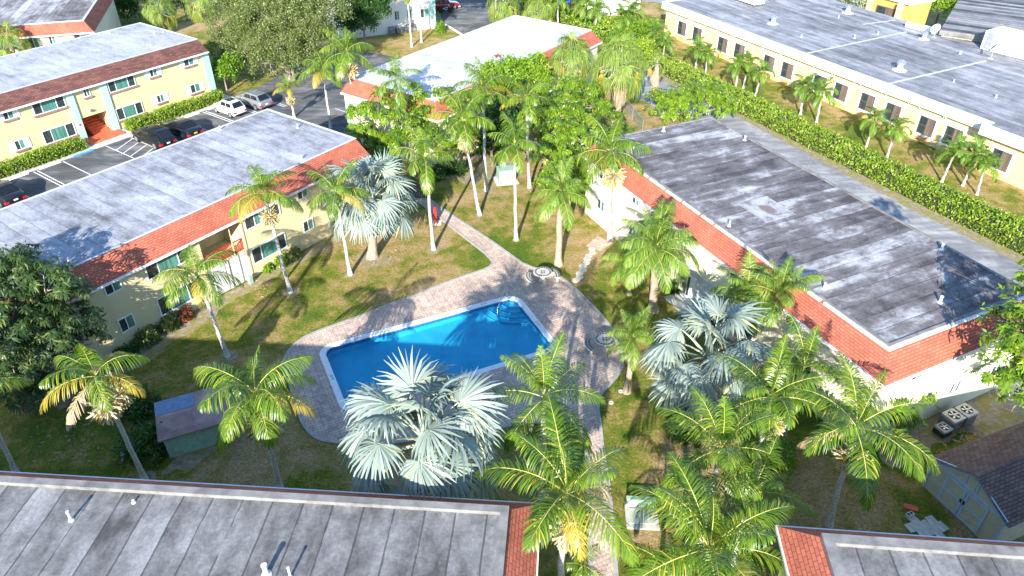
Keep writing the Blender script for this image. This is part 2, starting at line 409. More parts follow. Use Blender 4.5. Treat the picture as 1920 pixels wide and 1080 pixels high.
# ================================================================== ground, pool, paving
from mathutils.geometry import tessellate_polygon
def sheet(name, outer, z, mat, holes=(), kind='structure', parent=None):
    loops = [[Vector((p[0], p[1], 0)) for p in L] for L in [outer] + list(holes)]
    tri = tessellate_polygon(loops); v = [(p.x, p.y, z) for L in loops for p in L]
    f = []
    for t in tri:
        a, b, c = (Vector(v[i]) for i in t)
        f.append(t if (b - a).cross(c - a).z > 0 else t[::-1])
    me = bpy.data.meshes.new(name); me.from_pydata(v, [], f); me.materials.append(mat)
    o = link(bpy.data.objects.new(name, me), parent)
    return tag(o, kind=kind) if kind else o
def px(pts, z=0.0): return [AT(x, y, z) for x, y in pts]
def smooth(pts, it=2):
    pts = [Vector((p[0], p[1])) for p in pts]
    for _ in range(it):
        q = []
        for i in range(len(pts)):
            a, b = pts[i], pts[(i + 1) % len(pts)]
            q += [a * 0.75 + b * 0.25, a * 0.25 + b * 0.75]
        pts = q
    return pts
def offset(pts, d):
    """offset a closed counter-clockwise outline inwards by d"""
    P = [Vector((p[0], p[1])) for p in pts]; n = len(P); out = []
    ar = sum(P[i].x * P[(i + 1) % n].y - P[(i + 1) % n].x * P[i].y for i in range(n))
    s = 1 if ar > 0 else -1
    for i in range(n):
        a, b, c = P[i - 1], P[i], P[(i + 1) % n]
        n1 = Vector((-(b - a).y, (b - a).x)).normalized(); n2 = Vector((-(c - b).y, (c - b).x)).normalized()
        k = (n1 + n2); k = k / max(0.3, k.dot(n1)) if k.length > 1e-6 else n1
        out.append(b + k * d * s)
    return out
def ragged(pts, step=0.45, amp=0.16, seed=0):
    rng = random.Random(seed); out = []
    P = [Vector((p[0], p[1])) for p in pts]
    for i in range(len(P)):
        a, b = P[i], P[(i + 1) % len(P)]; k = max(1, int((b - a).length / step))
        for j in range(k): out.append(a.lerp(b, j / k) + Vector((rng.uniform(-amp, amp), rng.uniform(-amp, amp))))
    return out
def fr(az, u, v):
    a = R(az); return Vector((math.cos(a) * u - math.sin(a) * v, math.sin(a) * u + math.cos(a) * v, 0))

def rrect(u0, u1, v0, v1, r, n=8):
    out = []
    for cx, cy, a0 in ((u1 - r, v1 - r, 0), (u0 + r, v1 - r, 90), (u0 + r, v0 + r, 180), (u1 - r, v0 + r, 270)):
        for k in range(n + 1):
            a = R(a0 + 90 * k / n); out.append((cx + r * math.cos(a), cy + r * math.sin(a)))
    return out
PAZ, PU0, PU1, PV0, PV1 = 25.2, 3.85, 17.02, 29.2, 35.48
coping_out = rrect(PU0, PU1, PV0, PV1, 0.95); CW = 0.36
coping_in = rrect(PU0 + CW, PU1 - CW, PV0 + CW, PV1 - CW, 0.62)
pool_hole = [fr(PAZ, *p) for p in rrect(PU0 + 0.05, PU1 - 0.05, PV0 + 0.05, PV1 - 0.05, 0.9)]

big = 900
sheet('ground', [(-big, -big), (big, -big), (big, big), (-big, big)], 0.0, MT['grass'], [pool_hole])
sheet('parking_lot', px([(-80, 352), (165, 276), (240, 247), (412, 188), (480, 165), (560, 122), (640, 92), (715, 102), (765, 112), (765, 150), (680, 310), (-80, 520)]), 0.006, MT['asphalt'])
sheet('road', px([(802, -90), (830, 45), (868, 66), (905, 100), (960, 60), (930, -90)]), 0.006, MT['asphalt'])
sheet('back_road', px([(1080, -12), (1300, 12), (1300, -5), (1080, -30)]), 0.006, MT['alley'])
ally = px([(1195, 134), (1215, 140), (1297, 176), (1392, 224), (1440, 250), (1625, 349), (1673, 372), (1700, 390), (1860, 468), (2010, 545), (2060, 660), (1895, 600), (1340, 280), (1290, 222), (1222, 198), (1170, 170)])
sheet('gravel_verge', ragged(px([(1180, 120), (1222, 130), (1305, 166), (1395, 210), (1635, 334), (1712, 376), (1868, 452), (2030, 525), (2060, 660), (1895, 600), (1340, 280), (1290, 222), (1222, 198), (1160, 170)]), 0.8, 0.18, 4), 0.005, MT['soil'])
sheet('alley', ally, 0.010, MT['alley'])
# entrance walk in front of the two-storey block
sheet('pavement', [fr(54.5, a, b) for a, b in ((14, 66.75), (44, 66.75), (44, 69.1), (14, 69.1))], 0.012, MT['concrete'])

deck_px = [(926, 490), (913, 503), (880, 513), (813, 537), (767, 557), (723, 572), (680, 590), (627, 608), (577, 627), (552, 643), (535, 663), (528, 683),
           (533, 700), (545, 735), (555, 770), (565, 797), (582, 818), (605, 830), (700, 838), (850, 818), (1000, 793), (1075, 790), (1092, 812), (1098, 870), (1100, 953), (1103, 1080), (1106, 1200),
           (1168, 1200), (1160, 1080), (1150, 953), (1142, 887), (1133, 843), (1130, 807), (1123, 763), (1128, 741), (1147, 721), (1167, 697), (1172, 672), (1165, 640), (1137, 598), (1107, 567), (1070, 531), (1040, 511), (988, 498), (961, 479),
           (917, 447), (833, 393), (800, 368), (770, 345), (738, 352), (765, 368), (800, 391), (862, 440)]
dk = px(deck_px); dk = smooth(dk, 1)
coping_w = [fr(PAZ, *p) for p in coping_out]
sheet('pool_deck', dk, 0.030, MT['paver'], [pool_hole])
k_in = offset(dk, 0.2)
g = G(); n = len(dk)
for i in range(n):
    j = (i + 1) % n; a, b, c, e = dk[i], dk[j], k_in[j], k_in[i]
    g.quad((a.x, a.y, 0.055), (e.x, e.y, 0.055), (c.x, c.y, 0.055), (b.x, b.y, 0.055))
    g.quad((a.x, a.y, -0.02), (a.x, a.y, 0.055), (b.x, b.y, 0.055), (b.x, b.y, -0.02))
    g.quad((e.x, e.y, 0.02), (c.x, c.y, 0.02), (c.x, c.y, 0.055), (e.x, e.y, 0.055))
tag(g.build('deck_kerb', MT['kerb']), kind='structure')

# bare sandy beds along walls and round the trunks
sheet('planting_bed', ragged([fr(54.5, a, b) for a, b in ((9, 38.1), (20.2, 38.05), (23, 38.05), (34.2, 38.05), (34.2, 37.1), (30, 36.6), (26, 37.0), (23.2, 37.2), (20, 36.9), (14, 36.1), (9, 36.4))], 0.4, 0.22, 1), 0.004, MT['soil'])
def ring(pxy, r, seed, z=0.005):
    c = AT(*pxy); rng = random.Random(seed)
    pts = [(c.x + math.cos(a * 0.35) * r * rng.uniform(0.75, 1.2), c.y + math.sin(a * 0.35) * r * rng.uniform(0.75, 1.2)) for a in range(18)]
    sheet('tree_ring', pts, z, MT['soil'])
for i, (p, r) in enumerate([((545, 548), 0.6), ((657, 515), 0.45), ((700, 486), 1.25), ((813, 468), 0.5), ((900, 403), 0.4), ((427, 668), 0.55), ((968, 450), 0.3), ((912, 358), 0.5), ((1047, 497), 0.4), ((273, 900), 0.6)]):
    ring(p, r, i)
sheet('sandy_patch', ragged(px([(790, 300), (850, 285), (960, 300), (985, 330), (930, 330), (890, 350), (850, 335), (800, 345), (760, 330)]), 0.6, 0.35, 9), 0.006, MT['soil'])
sheet('side_yard_soil', ragged(px([(1690, 770), (1790, 745), (1960, 690), (2010, 800), (1900, 820), (1800, 815), (1760, 840), (1690, 880), (1640, 860)]), 0.5, 0.3, 11), 0.004, MT['soil'])
sheet('bare_strip', ragged(px([(330, 855), (400, 815), (470, 790), (480, 800), (420, 840), (350, 880), (300, 890)]), 0.4, 0.2, 12), 0.004, MT['soil'])

# ---- the pool
pool = thing('swimming_pool', 'blue rectangular swimming pool with white coping in the paved courtyard', 'swimming pool', (0, 0, 0), R(PAZ))
def ring_mesh(g, o_, i_, z0, z1, mi=0):
    n = len(o_)
    for k in range(n):
        j = (k + 1) % n; a, b, c, e = o_[k], o_[j], i_[j], i_[k]
        g.quad((*a, z1), (*b, z1), (*c, z1), (*e, z1), mi)
        g.quad((*a, z0), (*b, z0), (*b, z1), (*a, z1), mi)
        g.quad((*e, z1), (*c, z1), (*c, z0), (*e, z0), mi)
g = G(); ring_mesh(g, coping_out, coping_in, -0.08, 0.075); g.build('coping', MT['coping'], pool)
g = G(); wi = rrect(PU0 + CW + 0.02, PU1 - CW - 0.02, PV0 + CW + 0.02, PV1 - CW - 0.02, 0.6); n = len(wi)
def depth(u): return -0.62 + 0.16 * min(1, max(0, (u - PU0 - 3.5) / 5.0))
k = Mat('pool_plaster'); f_ = k.noise(k.obj(), 0.8, 4)
MT['plaster'] = k.fin(k.ramp(f_, [(0.35, (0.075, 0.38, 0.52)), (0.65, (0.12, 0.47, 0.60))]), 0.6)
for i in range(n):
    j = (i + 1) % n; a, b = wi[i], wi[j]
    g.quad((*a, 0.02), (*b, 0.02), (*b, -0.65), (*a, -0.65))
for s0 in range(12):
    ua = PU0 + CW + (PU1 - PU0 - 2 * CW) * s0 / 12; ub = PU0 + CW + (PU1 - PU0 - 2 * CW) * (s0 + 1) / 12
    g.quad((ua, PV0 + CW, depth(ua)), (ub, PV0 + CW, depth(ub)), (ub, PV1 - CW, depth(ub)), (ua, PV1 - CW, depth(ua)))
g.build('basin', MT['plaster'], pool)
g = G(); wo = rrect(PU0 + CW + 0.012, PU1 - CW - 0.012, PV0 + CW + 0.012, PV1 - CW - 0.012, 0.61); ring_mesh(g, wo, offset(wo, 0.012), -0.22, 0.0)
g.build('tile_band', plain('waterline_tile', (0.05, 0.16, 0.34), 0.3, 0.4, 12), pool)
cu, cv = PU1 - CW, PV1 - CW
MT['step_edge'] = plain('step_edge_tile', (0.03, 0.12, 0.25), 0.4)
for i, (r, z) in enumerate(((0.9, -0.14), (1.35, -0.22), (1.8, -0.30), (2.25, -0.38))):
    g = G(); pts = [(cu, cv)] + [(cu + r * math.cos(R(180 + 90 * q / 14)), cv + r * math.sin(R(180 + 90 * q / 14))) for q in range(15)]
    g.prism(pts, depth(cu) + 0.02 + i * 0.003, z)
    for q in range(14):
        a0, a1 = R(180 + 90 * q / 14), R(180 + 90 * (q + 1) / 14)
        g.quad((cu + r * math.cos(a0), cv + r * math.sin(a0), z + 0.004), (cu + r * math.cos(a1), cv + r * math.sin(a1), z + 0.004),
               (cu + (r - 0.07) * math.cos(a1), cv + (r - 0.07) * math.sin(a1), z + 0.004), (cu + (r - 0.07) * math.cos(a0), cv + (r - 0.07) * math.sin(a0), z + 0.004), 1)
    g.build('pool_step', [MT['plaster'], MT['step_edge']], pool)
k = Mat('pool_water'); o_ = k.obj()
wv = k.noise(o_, 1.6, 4, 0.5, dist=0.6); k.b.inputs['Base Color'].default_value = (1, 1, 1, 1)
bp = k.n('Bump', None, Strength=0.25, Distance=0.06, Height=wv)
tr = k.n('BsdfTransparent'); tr.inputs[0].default_value = (0.42, 0.86, 0.97, 1)
gl = k.n('BsdfGlossy', None, Roughness=0.02); k.t.links.new(bp.outputs[0], gl.inputs['Normal'])
ge_ = k.n('NewGeometry'); dp_ = k.n('VectorMath', {'operation': 'DOT_PRODUCT'}, i0=bp.outputs[0], i1=ge_.outputs['Incoming']).outputs['Value']
fn = k.n('Math', {'operation': 'MULTIPLY_ADD'}, i0=k.math('POWER', k.math('SUBTRACT', 1.0, k.math('ABSOLUTE', dp_)), 5.0), i1=0.98, i2=0.02)
mx = k.n('MixShader'); k.t.links.new(fn.outputs[0], mx.inputs[0]); k.t.links.new(tr.outputs[0], mx.inputs[1]); k.t.links.new(gl.outputs[0], mx.inputs[2]); k.t.links.new(mx.outputs[0], k.out.inputs[0])
MT['water'] = k.m
o = sheet('pool_water', rrect(PU0 + CW + 0.03, PU1 - CW - 0.03, PV0 + CW + 0.03, PV1 - CW - 0.03, 0.59), -0.07, MT['water'], kind=None, parent=pool)
def text(body, size, loc, rz, mat, parent, name='depth_marking', tilt=0.0):
    cu_ = bpy.data.curves.new(name, 'FONT'); cu_.body = body; cu_.size = size; cu_.align_x = 'CENTER'; cu_.align_y = 'CENTER'; cu_.extrude = 0.001
    ob = bpy.data.objects.new(name, cu_); C.objects.link(ob)
    dg = bpy.context.evaluated_depsgraph_get(); me = bpy.data.meshes.new_from_object(ob.evaluated_get(dg))
    bpy.data.objects.remove(ob); bpy.data.curves.remove(cu_)
    me.materials.clear(); me.materials.append(mat); me.name = name
    ob = link(bpy.data.objects.new(name, me), parent); ob.location = loc; ob.rotation_euler = (tilt, 0, rz)
    return ob
for body, u, v, rz in (('7 FT', 6.3, PV1 - 0.17, math.pi), ('5 FT', 10.3, PV1 - 0.17, math.pi), ('3 FT', 14.6, PV1 - 0.17, math.pi), ('8 FT', PU0 + 0.18, 32.4, R(-90)), ('3 FT', PU1 - 0.18, 32.0, R(90)), ('5 FT', 10.3, PV0 + 0.17, 0)):
    text(body, 0.24, (u, v, 0.0775), rz, MT['black'], pool)
# steel grab rail over the corner steps
rail = thing('pool_handrail', 'thin steel handrail over the corner steps of the pool', 'handrail', fr(PAZ, PU1 - 1.25, PV1 - 0.62), R(PAZ + 225))
g = G(); g.tube([(-0.7, 0, 0.06), (-0.7, 0, 0.86), (-0.55, 0, 0.95), (0.6, 0, 0.55), (1.0, 0, 0.3), (1.05, 0, -0.6)], 0.022, 8); g.build('rail', MT['steel'], rail, True)
g = G(); g.lathe([(0.07, 0.06), (0.07, 0.085), (0.03, 0.1)], (-0.7, 0, 0), 12); g.build('base_flange', MT['steel'], rail)

# ---- parking marks and wheel stops
def mark(name, u0, v0, u1, v1, wd=0.1, mat='stripe', z=0.012):
    a, b = fr(54.5, u0, v0), fr(54.5, u1, v1); d_ = (b - a).normalized(); s_ = Vector((-d_.y, d_.x, 0)) * wd / 2
    sheet(name, [a - s_, b - s_, b + s_, a + s_], z, MT[mat])
for u in (19.9, 20.2, 22.75, 23.05, 25.3, 33.45, 33.75, 36.6, 36.9, 39.55, 39.85, 42.4, 42.7, 45.3, 45.6): mark('parking_line', u, 61.0, u, 66.6)
for u in (29.3, 31.7): mark('parking_line', u, 61.0, u, 66.6)
mark('parking_line', 29.35, 61.05, 31.65, 61.05)
for q in range(4): mark('parking_line', 29.35, 61.6 + q * 1.15, 31.65, 62.75 + q * 1.15)
for u in (48, 50.7, 53.4): mark('parking_line', u, 52.0, u, 56.5)
stopn = 0
def wheel_stop(u, v, label, mat='kerb', L=1.85):
    g = G(); h = [(-0.09, 0), (0.09, 0), (0.06, 0.13), (-0.06, 0.13)]
    g.v = [(x, y, z) for x in (-L / 2, L / 2) for y, z in h]; g.f = [(0, 1, 2, 3), (7, 6, 5, 4)] + [(i, 4 + i, 4 + (i + 1) % 4, (i + 1) % 4) for i in range(4)]; g.m = [0] * 6
    o = g.build('wheel_stop', MT[mat], None, False, 0.015); p = fr(54.5, u, v); o.location = (p.x, p.y, 0.012); o.rotation_euler = (0, 0, R(54.5))
    tag(o, label, 'wheel stop', 'wheel stops in front of the yellow building')
wheel_stop(21.4, 66.6, 'white wheel stop at far left beside the shadowed parking bay', 'white')
wheel_stop(24.2, 66.6, 'white wheel stop in the empty bay left of the blue wheel stop', 'white')
wheel_stop(27.2, 66.65, 'bright blue wheel stop of the accessible bay beside the red entrance step', 'blue')
wheel_stop(35.2, 66.5, 'wheel stop in front of the dark blue sedan')
wheel_stop(38.2, 66.6, 'white wheel stop in the empty bay between dark sedan and white hatchback', 'white')
wheel_stop(41.1, 66.6, 'white wheel stop in front of the small white hatchback', 'white')

# ================================================================== buildings
def side_map(side, X0, X1, Y0, Y1):
    return {'v0': lambda a, n, z: (a, Y0 - n, z), 'v1': lambda a, n, z: (a, Y1 + n, z), 'u0': lambda a, n, z: (X0 - n, a, z), 'u1': lambda a, n, z: (X1 + n, a, z)}[side]
def mbox(g, mp, a0, a1, n0, n1, z0, z1, mi=0):
    p, q = mp(a0, n0, z0), mp(a1, n1, z1)
    g.box(min(p[0], q[0]), max(p[0], q[0]), min(p[1], q[1]), max(p[1], q[1]), z0, z1, mi)
def window(par, mp, a0, a1, z0, z1, panes=2, blinds='glass_green', sill=None, shutters=False, frame='frame', fw=0.07, cross=False, dark_first=True):
    g = G()
    mbox(g, mp, a0, a1, 0, 0.06, z0, z0 + fw); mbox(g, mp, a0, a1, 0, 0.06, z1 - fw, z1)
    mbox(g, mp, a0, a0 + fw, 0, 0.057, z0 + fw, z1 - fw); mbox(g, mp, a1 - fw, a1, 0, 0.057, z0 + fw, z1 - fw)
    for i in range(1, panes):
        c = a0 + (a1 - a0) * (i / panes if panes < 3 else (0.27, 0.73)[i - 1]); mbox(g, mp, c - 0.03, c + 0.03, 0, 0.05, z0 + fw, z1 - fw)
    if cross: mbox(g, mp, a0 + fw, a1 - fw, 0, 0.045, (z0 + z1) / 2 - 0.025, (z0 + z1) / 2 + 0.025)
    f = g.build('window', MT[frame], par)
    g = G(); cs = [a0 + fw] + [a0 + (a1 - a0) * (i / panes if panes < 3 else (0.27, 0.73)[i - 1]) for i in range(1, panes)] + [a1 - fw]
    for i in range(len(cs) - 1): mbox(g, mp, cs[i], cs[i + 1], 0, 0.022, z0 + fw, z1 - fw, (i % 2) if dark_first else (1 - i % 2))
    g.build('pane', [MT['glass'], MT[blinds]], f)
    if sill:
        g = G(); mbox(g, mp, a0 - 0.12, a1 + 0.12, 0, 0.12, z0 - 0.16, z0 - 0.004); g.build('sill', MT[sill], f)
    if shutters:
        for s0, s1 in ((a0 - 0.46, a0 - 0.03), (a1 + 0.03, a1 + 0.46)):
            g = G(); mbox(g, mp, s0, s1, 0, 0.04, z0 - 0.02, z1 + 0.02)
            for q in range(9):
                zz = z0 + 0.06 + q * (z1 - z0 - 0.12) / 8.5; mbox(g, mp, s0 + 0.06, s1 - 0.06, 0.04, 0.052, zz, zz + 0.05)
            g.build('shutter', MT['white'], par)
    return f

def building(name, label, cat, az, u0, u1, v0, v1, zr, ze, sides, wall, shing, roof, trim='trim', run=1.35, over=0.42, tw=0.09, th=0.05, plainover=0.12, recess=None, walls_low=None, edge='trim'):
    p = fr(az, u0, v0); b = thing(name, label, cat, p, R(az)); X, Y = u1 - u0, v1 - v0
    E = {s_: (run if s_ in sides else 0.0) for s_ in ('u0', 'u1', 'v0', 'v1')}
    W = {s_: (run - over if s_ in sides else -plainover) for s_ in E}
    x0, x1, y0, y1 = -W['u0'], X + W['u1'], -W['v0'], Y + W['v1']
    b['dims'] = 0
    del b['dims']
    # walls
    g = G(); z1 = ze - 0.03; zw = zr - 0.2
    if recess:
        r0, r1, dep, rh = recess
        g.box(x0, r0, y0, y1, 0, z1); g.box(r1, x1, y0, y1, 0, z1); g.box(r0, r1, y0, y1, rh, z1); g.box(r0, r1, y0 + dep, y1, 0, rh)
    else: g.box(x0, x1, y0, y1, 0, z1)
    g.box(plainover, X - plainover, plainover, Y - plainover, z1, zw)
    g.build('wall', MT[wall], b)
    # flat roof
    g = G(); g.box(0.0, X, 0.0, Y, zr - 0.2, zr); g.build('roof', MT[roof], b)
    g = G()
    g.box(-0.03, X + 0.03, -0.03, tw, zr + 0.002, zr + th); g.box(-0.03, X + 0.03, Y - tw, Y + 0.03, zr + 0.002, zr + th)
    g.box(-0.03, tw, tw, Y - tw, zr + 0.002, zr + th - 0.002); g.box(X - tw, X + 0.03, tw, Y - tw, zr + 0.002, zr + th - 0.002)
    g.build('roof_edge', MT[edge], b)
    # sloping shingle skirts
    ex0, ex1, ey0, ey1 = -E['u0'], X + E['u1'], -E['v0'], Y + E['v1']
    zt = zr - 0.04; sl_ = math.hypot(run, zt - ze)
    spec = {'v0': ((0, 0), (X, 0), (ex1, ey0), (ex0, ey0)), 'v1': ((X, Y), (0, Y), (ex0, ey1), (ex1, ey1)), 'u0': ((0, Y), (0, 0), (ex0, ey0), (ex0, ey1)), 'u1': ((X, 0), (X, Y), (ex1, ey1), (ex1, ey0))}
    for s_ in sides:
        a, c, d_, e = spec[s_]; g = G()
        L = math.hypot(c[0] - a[0], c[1] - a[1]); la = math.hypot(d_[0] - e[0], d_[1] - e[1])
        ax = Vector((c[0] - a[0], c[1] - a[1])).normalized(); U = lambda p_: (p_[0] - a[0]) * ax.x + (p_[1] - a[1]) * ax.y
        g.quad((*e, ze), (*d_, ze), (*c, zt), (*a, zt), 0, [(U(e), 0), (U(d_), 0), (U(c), sl_), (U(a), sl_)])
        g.quad((*a, zt - 0.0), (*a, ze - 0.1), (*e, ze - 0.1), (*e, ze), 1); g.quad((*c, zt), (*d_, ze), (*d_, ze - 0.1), (*c, ze - 0.1), 1)
        g.quad((*a, ze - 0.1), (*c, ze - 0.1), (*d_, ze - 0.1), (*e, ze - 0.1), 1)
        g.build('shingle_skirt', [MT[shing], MT[wall]], b)
        g = G(); mp = side_map(s_, ex0, ex1, ey0, ey1)
        lo, hi = (ex0, ex1) if s_[0] == 'v' else (ey0, ey1)
        mbox(g, mp, lo - 0.02, hi + 0.02, -0.02, 0.035, ze - 0.13, ze + 0.012); g.build('fascia', MT['white'], b)
    return b, dict(x0=x0, x1=x1, y0=y0, y1=y1, X=X, Y=Y, u0=u0, v0=v0, zr=zr, ze=ze)
def smap(D, side): return side_map(side, D['x0'], D['x1'], D['y0'], D['y1'])

MT['roof_L'] = membrane('pale_roof_long', (0.30, 0.30, 0.325), (0.11, 0.105, 0.105), (0.46, 0.47, 0.51), 1.0, 0, 3.0, 0.55, 0.015, 0.0, 0, 0.16)
MT['roof_Y'] = membrane('pale_roof_white', (0.34, 0.345, 0.365), (0.15, 0.145, 0.15), (0.47, 0.48, 0.51), 1.0, 0, 3.0, 0.5, 0.006, 0.03, 0, 0.08)
MT['roof_C'] = membrane('white_roof', (0.46, 0.465, 0.485), (0.24, 0.24, 0.25), (0.58, 0.59, 0.61), 1.0, 0, 3.0, 0.5, 0.0, 0.08, 0, 0.06)
MT['roof_R'] = membrane('dark_streaked_roof', (0.165, 0.15, 0.15), (0.065, 0.054, 0.054), (0.44, 0.44, 0.46), 1.02, 0, 4.5, 0.75, 0.022, -0.01, 0, 0.22)
MT['roof_B'] = membrane('grey_strip_roof', (0.175, 0.172, 0.168), (0.07, 0.067, 0.063), (0.30, 0.298, 0.295), 1.07, 0, 2.4, 0.62, 0.03, 0.0, 0, 0.3)
MT['roof_O'] = membrane('brushed_grey_roof', (0.23, 0.23, 0.245), (0.095, 0.092, 0.096), (0.41, 0.41, 0.43), 0.9, 1, 6.0, 0.6, 0.010, 0.0, 0, 0.2)
MT['roof_T'] = membrane('patchy_roof', (0.22, 0.20, 0.195), (0.09, 0.078, 0.074), (0.46, 0.455, 0.455), 1.0, 0, 3.0, 0.6, 0.03, 0.02, 0, 0.5)
MT['roof_S'] = membrane('striped_dark_roof', (0.19, 0.185, 0.19), (0.05, 0.046, 0.046), (0.32, 0.315, 0.32), 0.9, 0, 8.0, 0.6, 0.05, -0.02, 0, 0.8)

# --- L : long pale-yellow block beside the lawn
L_, DL = building('apartment_building', 'long pale yellow two storey block with pale grey roof between lawn and parking', 'apartment building', 54.5, 8.5, 34.8, 39.1, 49.1, 5.8, 4.8, ('v0',), 'pale_stucco', 'shingle_red', 'roof_L', recess=(11.75, 14.75, 2.2, 4.55))
mp = smap(DL, 'v0'); q = lambda u: u - 8.5
window(L_, mp, q(14.1), q(15.1), 3.82, 4.5); window(L_, mp, q(16.6), q(19.5), 3.5, 4.6, 3)
window(L_, mp, q(14.15), q(15.1), 1.12, 2.08); window(L_, mp, q(16.65), q(19.5), 0.82, 2.1, 3)
window(L_, mp, q(23.58), q(26.45), 3.55, 4.6, 3); window(L_, mp, q(23.58), q(26.45), 0.93, 2.12, 3)
window(L_, mp, q(28.0), q(28.95), 3.85, 4.55); window(L_, mp, q(28.03), q(28.97), 1.26, 2.15)
window(L_, mp, q(30.6), q(31.5), 1.26, 2.15); window(L_, mp, q(30.6), q(31.5), 3.85, 4.55)
g = G(); g.box(11.78, 14.72, DL['y0'] + 0.02, DL['y0'] + 2.15, 2.2, 2.34); g.build('balcony_floor', MT['pale_stucco'], L_)
g = G(); mbox(g, mp, 11.85, 14.65, -0.09, -0.03, 2.36, 2.42); mbox(g, mp, 11.85, 14.65, -0.09, -0.03, 3.14, 3.2)
for i in range(24): mbox(g, mp, 11.87 + i * 0.1206, 11.90 + i * 0.1206, -0.075, -0.045, 2.42, 3.14)
g.build('balcony_railing', MT['red_metal'], L_)
g = G(); mbox(g, mp, 11.85, 14.7, -0.16, -0.1, 0.02, 2.18); f = g.build('entrance_screen', MT['white'], L_)
g = G(); mbox(g, mp, 12.15, 13.05, -0.1, -0.06, 0.06, 2.06); g.build('door', MT['trim'], L_)
g = G(); mbox(g, mp, 13.35, 13.39, -0.1, -0.05, 0.06, 2.15); g.build('screen_mullion', MT['dark_trim'], L_)
g = G(); g.tube([(13.9, DL['y0'] - 0.05, 0.1), (13.9, DL['y0'] - 0.05, 4.6)], 0.03); g.build('downpipe', MT['pale_stucco'], L_)
g = G(); mbox(g, mp, 11.62, 11.74, 0, 0.05, 0, 4.7); g.build('entrance_trim', MT['pale_stucco'], L_); g = G(); mbox(g, mp, 14.76, 14.88, 0, 0.05, 0, 4.7); g.build('entrance_trim', MT['pale_stucco'], L_)

# --- Y : yellow block behind the parking
Y_, DY = building('apartment_building', 'bright yellow two storey block with brown shingle skirt, white shutters and open red staircase', 'apartment building', 54.5, 17.6, 43.1, 70.2, 80.4, 5.8, 4.8, ('v0',), 'yellow_stucco', 'shingle_brown', 'roof_Y', run=1.42, recess=(11.45, 13.95, 4.2, 2.1))
mp = smap(DY, 'v0'); q = lambda u: u - 17.6
for a0, a1, z0, z1, n_, sh in ((23.03, 23.9, 3.9, 4.72, 2, 1), (25.45, 28.25, 3.56, 4.7, 3, 0), (25.43, 28.27, 0.86, 2.1, 3, 0), (23.03, 23.87, 1.15, 2.05, 2, 1), (30.0, 30.6, 3.83, 4.68, 2, 0), (32.33, 35.0, 3.55, 4.7, 3, 0),
                             (32.32, 35.0, 0.82, 2.0, 3, 0), (36.57, 37.4, 3.84, 4.65, 2, 1), (36.58, 37.4, 1.24, 2.03, 2, 1), (40.34, 41.5, 3.86, 4.65, 2, 1), (40.34, 41.5, 1.08, 2.0, 2, 1), (20.0, 20.9, 1.15, 2.05, 2, 1), (20.0, 20.9, 3.9, 4.7, 2, 1)):
    window(Y_, mp, q(a0), q(a1), z0, z1, n_, 'glass_green', 'brick_sill', bool(sh))
for a0, a1 in ((28.45, 29.05), (31.55, 32.2), (42.45, 43.2)):
    g = G(); mbox(g, mp, q(a0), q(a1), 0, 0.12, 0, 4.72); g.build('pilaster', MT['teal'], Y_)
g = G()
for i in range(11):
    y = DY['y0'] + 0.35 + i * 0.29; g.box(12.3, 13.85, y, y + 0.3, 0.06 + i * 0.001, 0.17 * (i + 1))
g.build('staircase', MT['red_paint'], Y_)
g = G(); g.box(11.0, 14.3, DY['y0'] - 1.35, DY['y0'] + 0.3, 0, 0.16); g.build('entrance_step', MT['red_paint'], Y_, False, 0.02)
for xx in (12.34, 13.8):
    g = G(); g.tube([(xx, DY['y0'] + 0.3, 0.9), (xx, DY['y0'] + 3.4, 2.72)], 0.03); g.tube([(xx, DY['y0'] + 0.3, 0.17), (xx, DY['y0'] + 0.3, 0.92)], 0.025)
    g.build('stair_rail', MT['red_metal'], Y_)
g = G(); mbox(g, mp, 12.35, 12.6, 0, 0.16, 2.5, 2.62); mbox(g, mp, 12.43, 12.53, 0, 0.25, 2.62, 2.72); g.build('wall_lamp', MT['metal'], Y_)
g = G(); mbox(g, mp, q(28.68), q(28.86), 0.12, 0.135, 1.55, 1.73); g.build('house_sign', MT['red_metal'], Y_)

# --- C : white-roofed block beyond the trees
C_, DC = building('apartment_building', 'cream two storey block with bright white roof and red shingle skirt behind the central trees', 'apartment building', 54.5, 44.1, 69.5, 39.3, 49.25, 5.8, 4.8, ('v0', 'u0'), 'cream_stucco', 'shingle_red', 'roof_C')
mp = smap(DC, 'v0'); q = lambda u: u - 44.1
for a0, a1, z0, z1, n_ in ((47, 48, 3.8, 4.6, 2), (50, 52.8, 3.5, 4.6, 3), (58.3, 60.9, 3.5, 4.6, 3), (58.3, 60.9, 0.9, 2.1, 3), (63, 63.9, 3.8, 4.6, 2), (66, 67, 3.8, 4.6, 2), (50, 52.8, 0.9, 2.1, 3)):
    window(C_, mp, q(a0), q(a1), z0, z1, n_)
g = G(); mbox(g, smap(DC, 'u0'), 9.3, 9.9, 0, 0.1, 0, 4.7); g.build('pilaster', MT['teal'], C_)

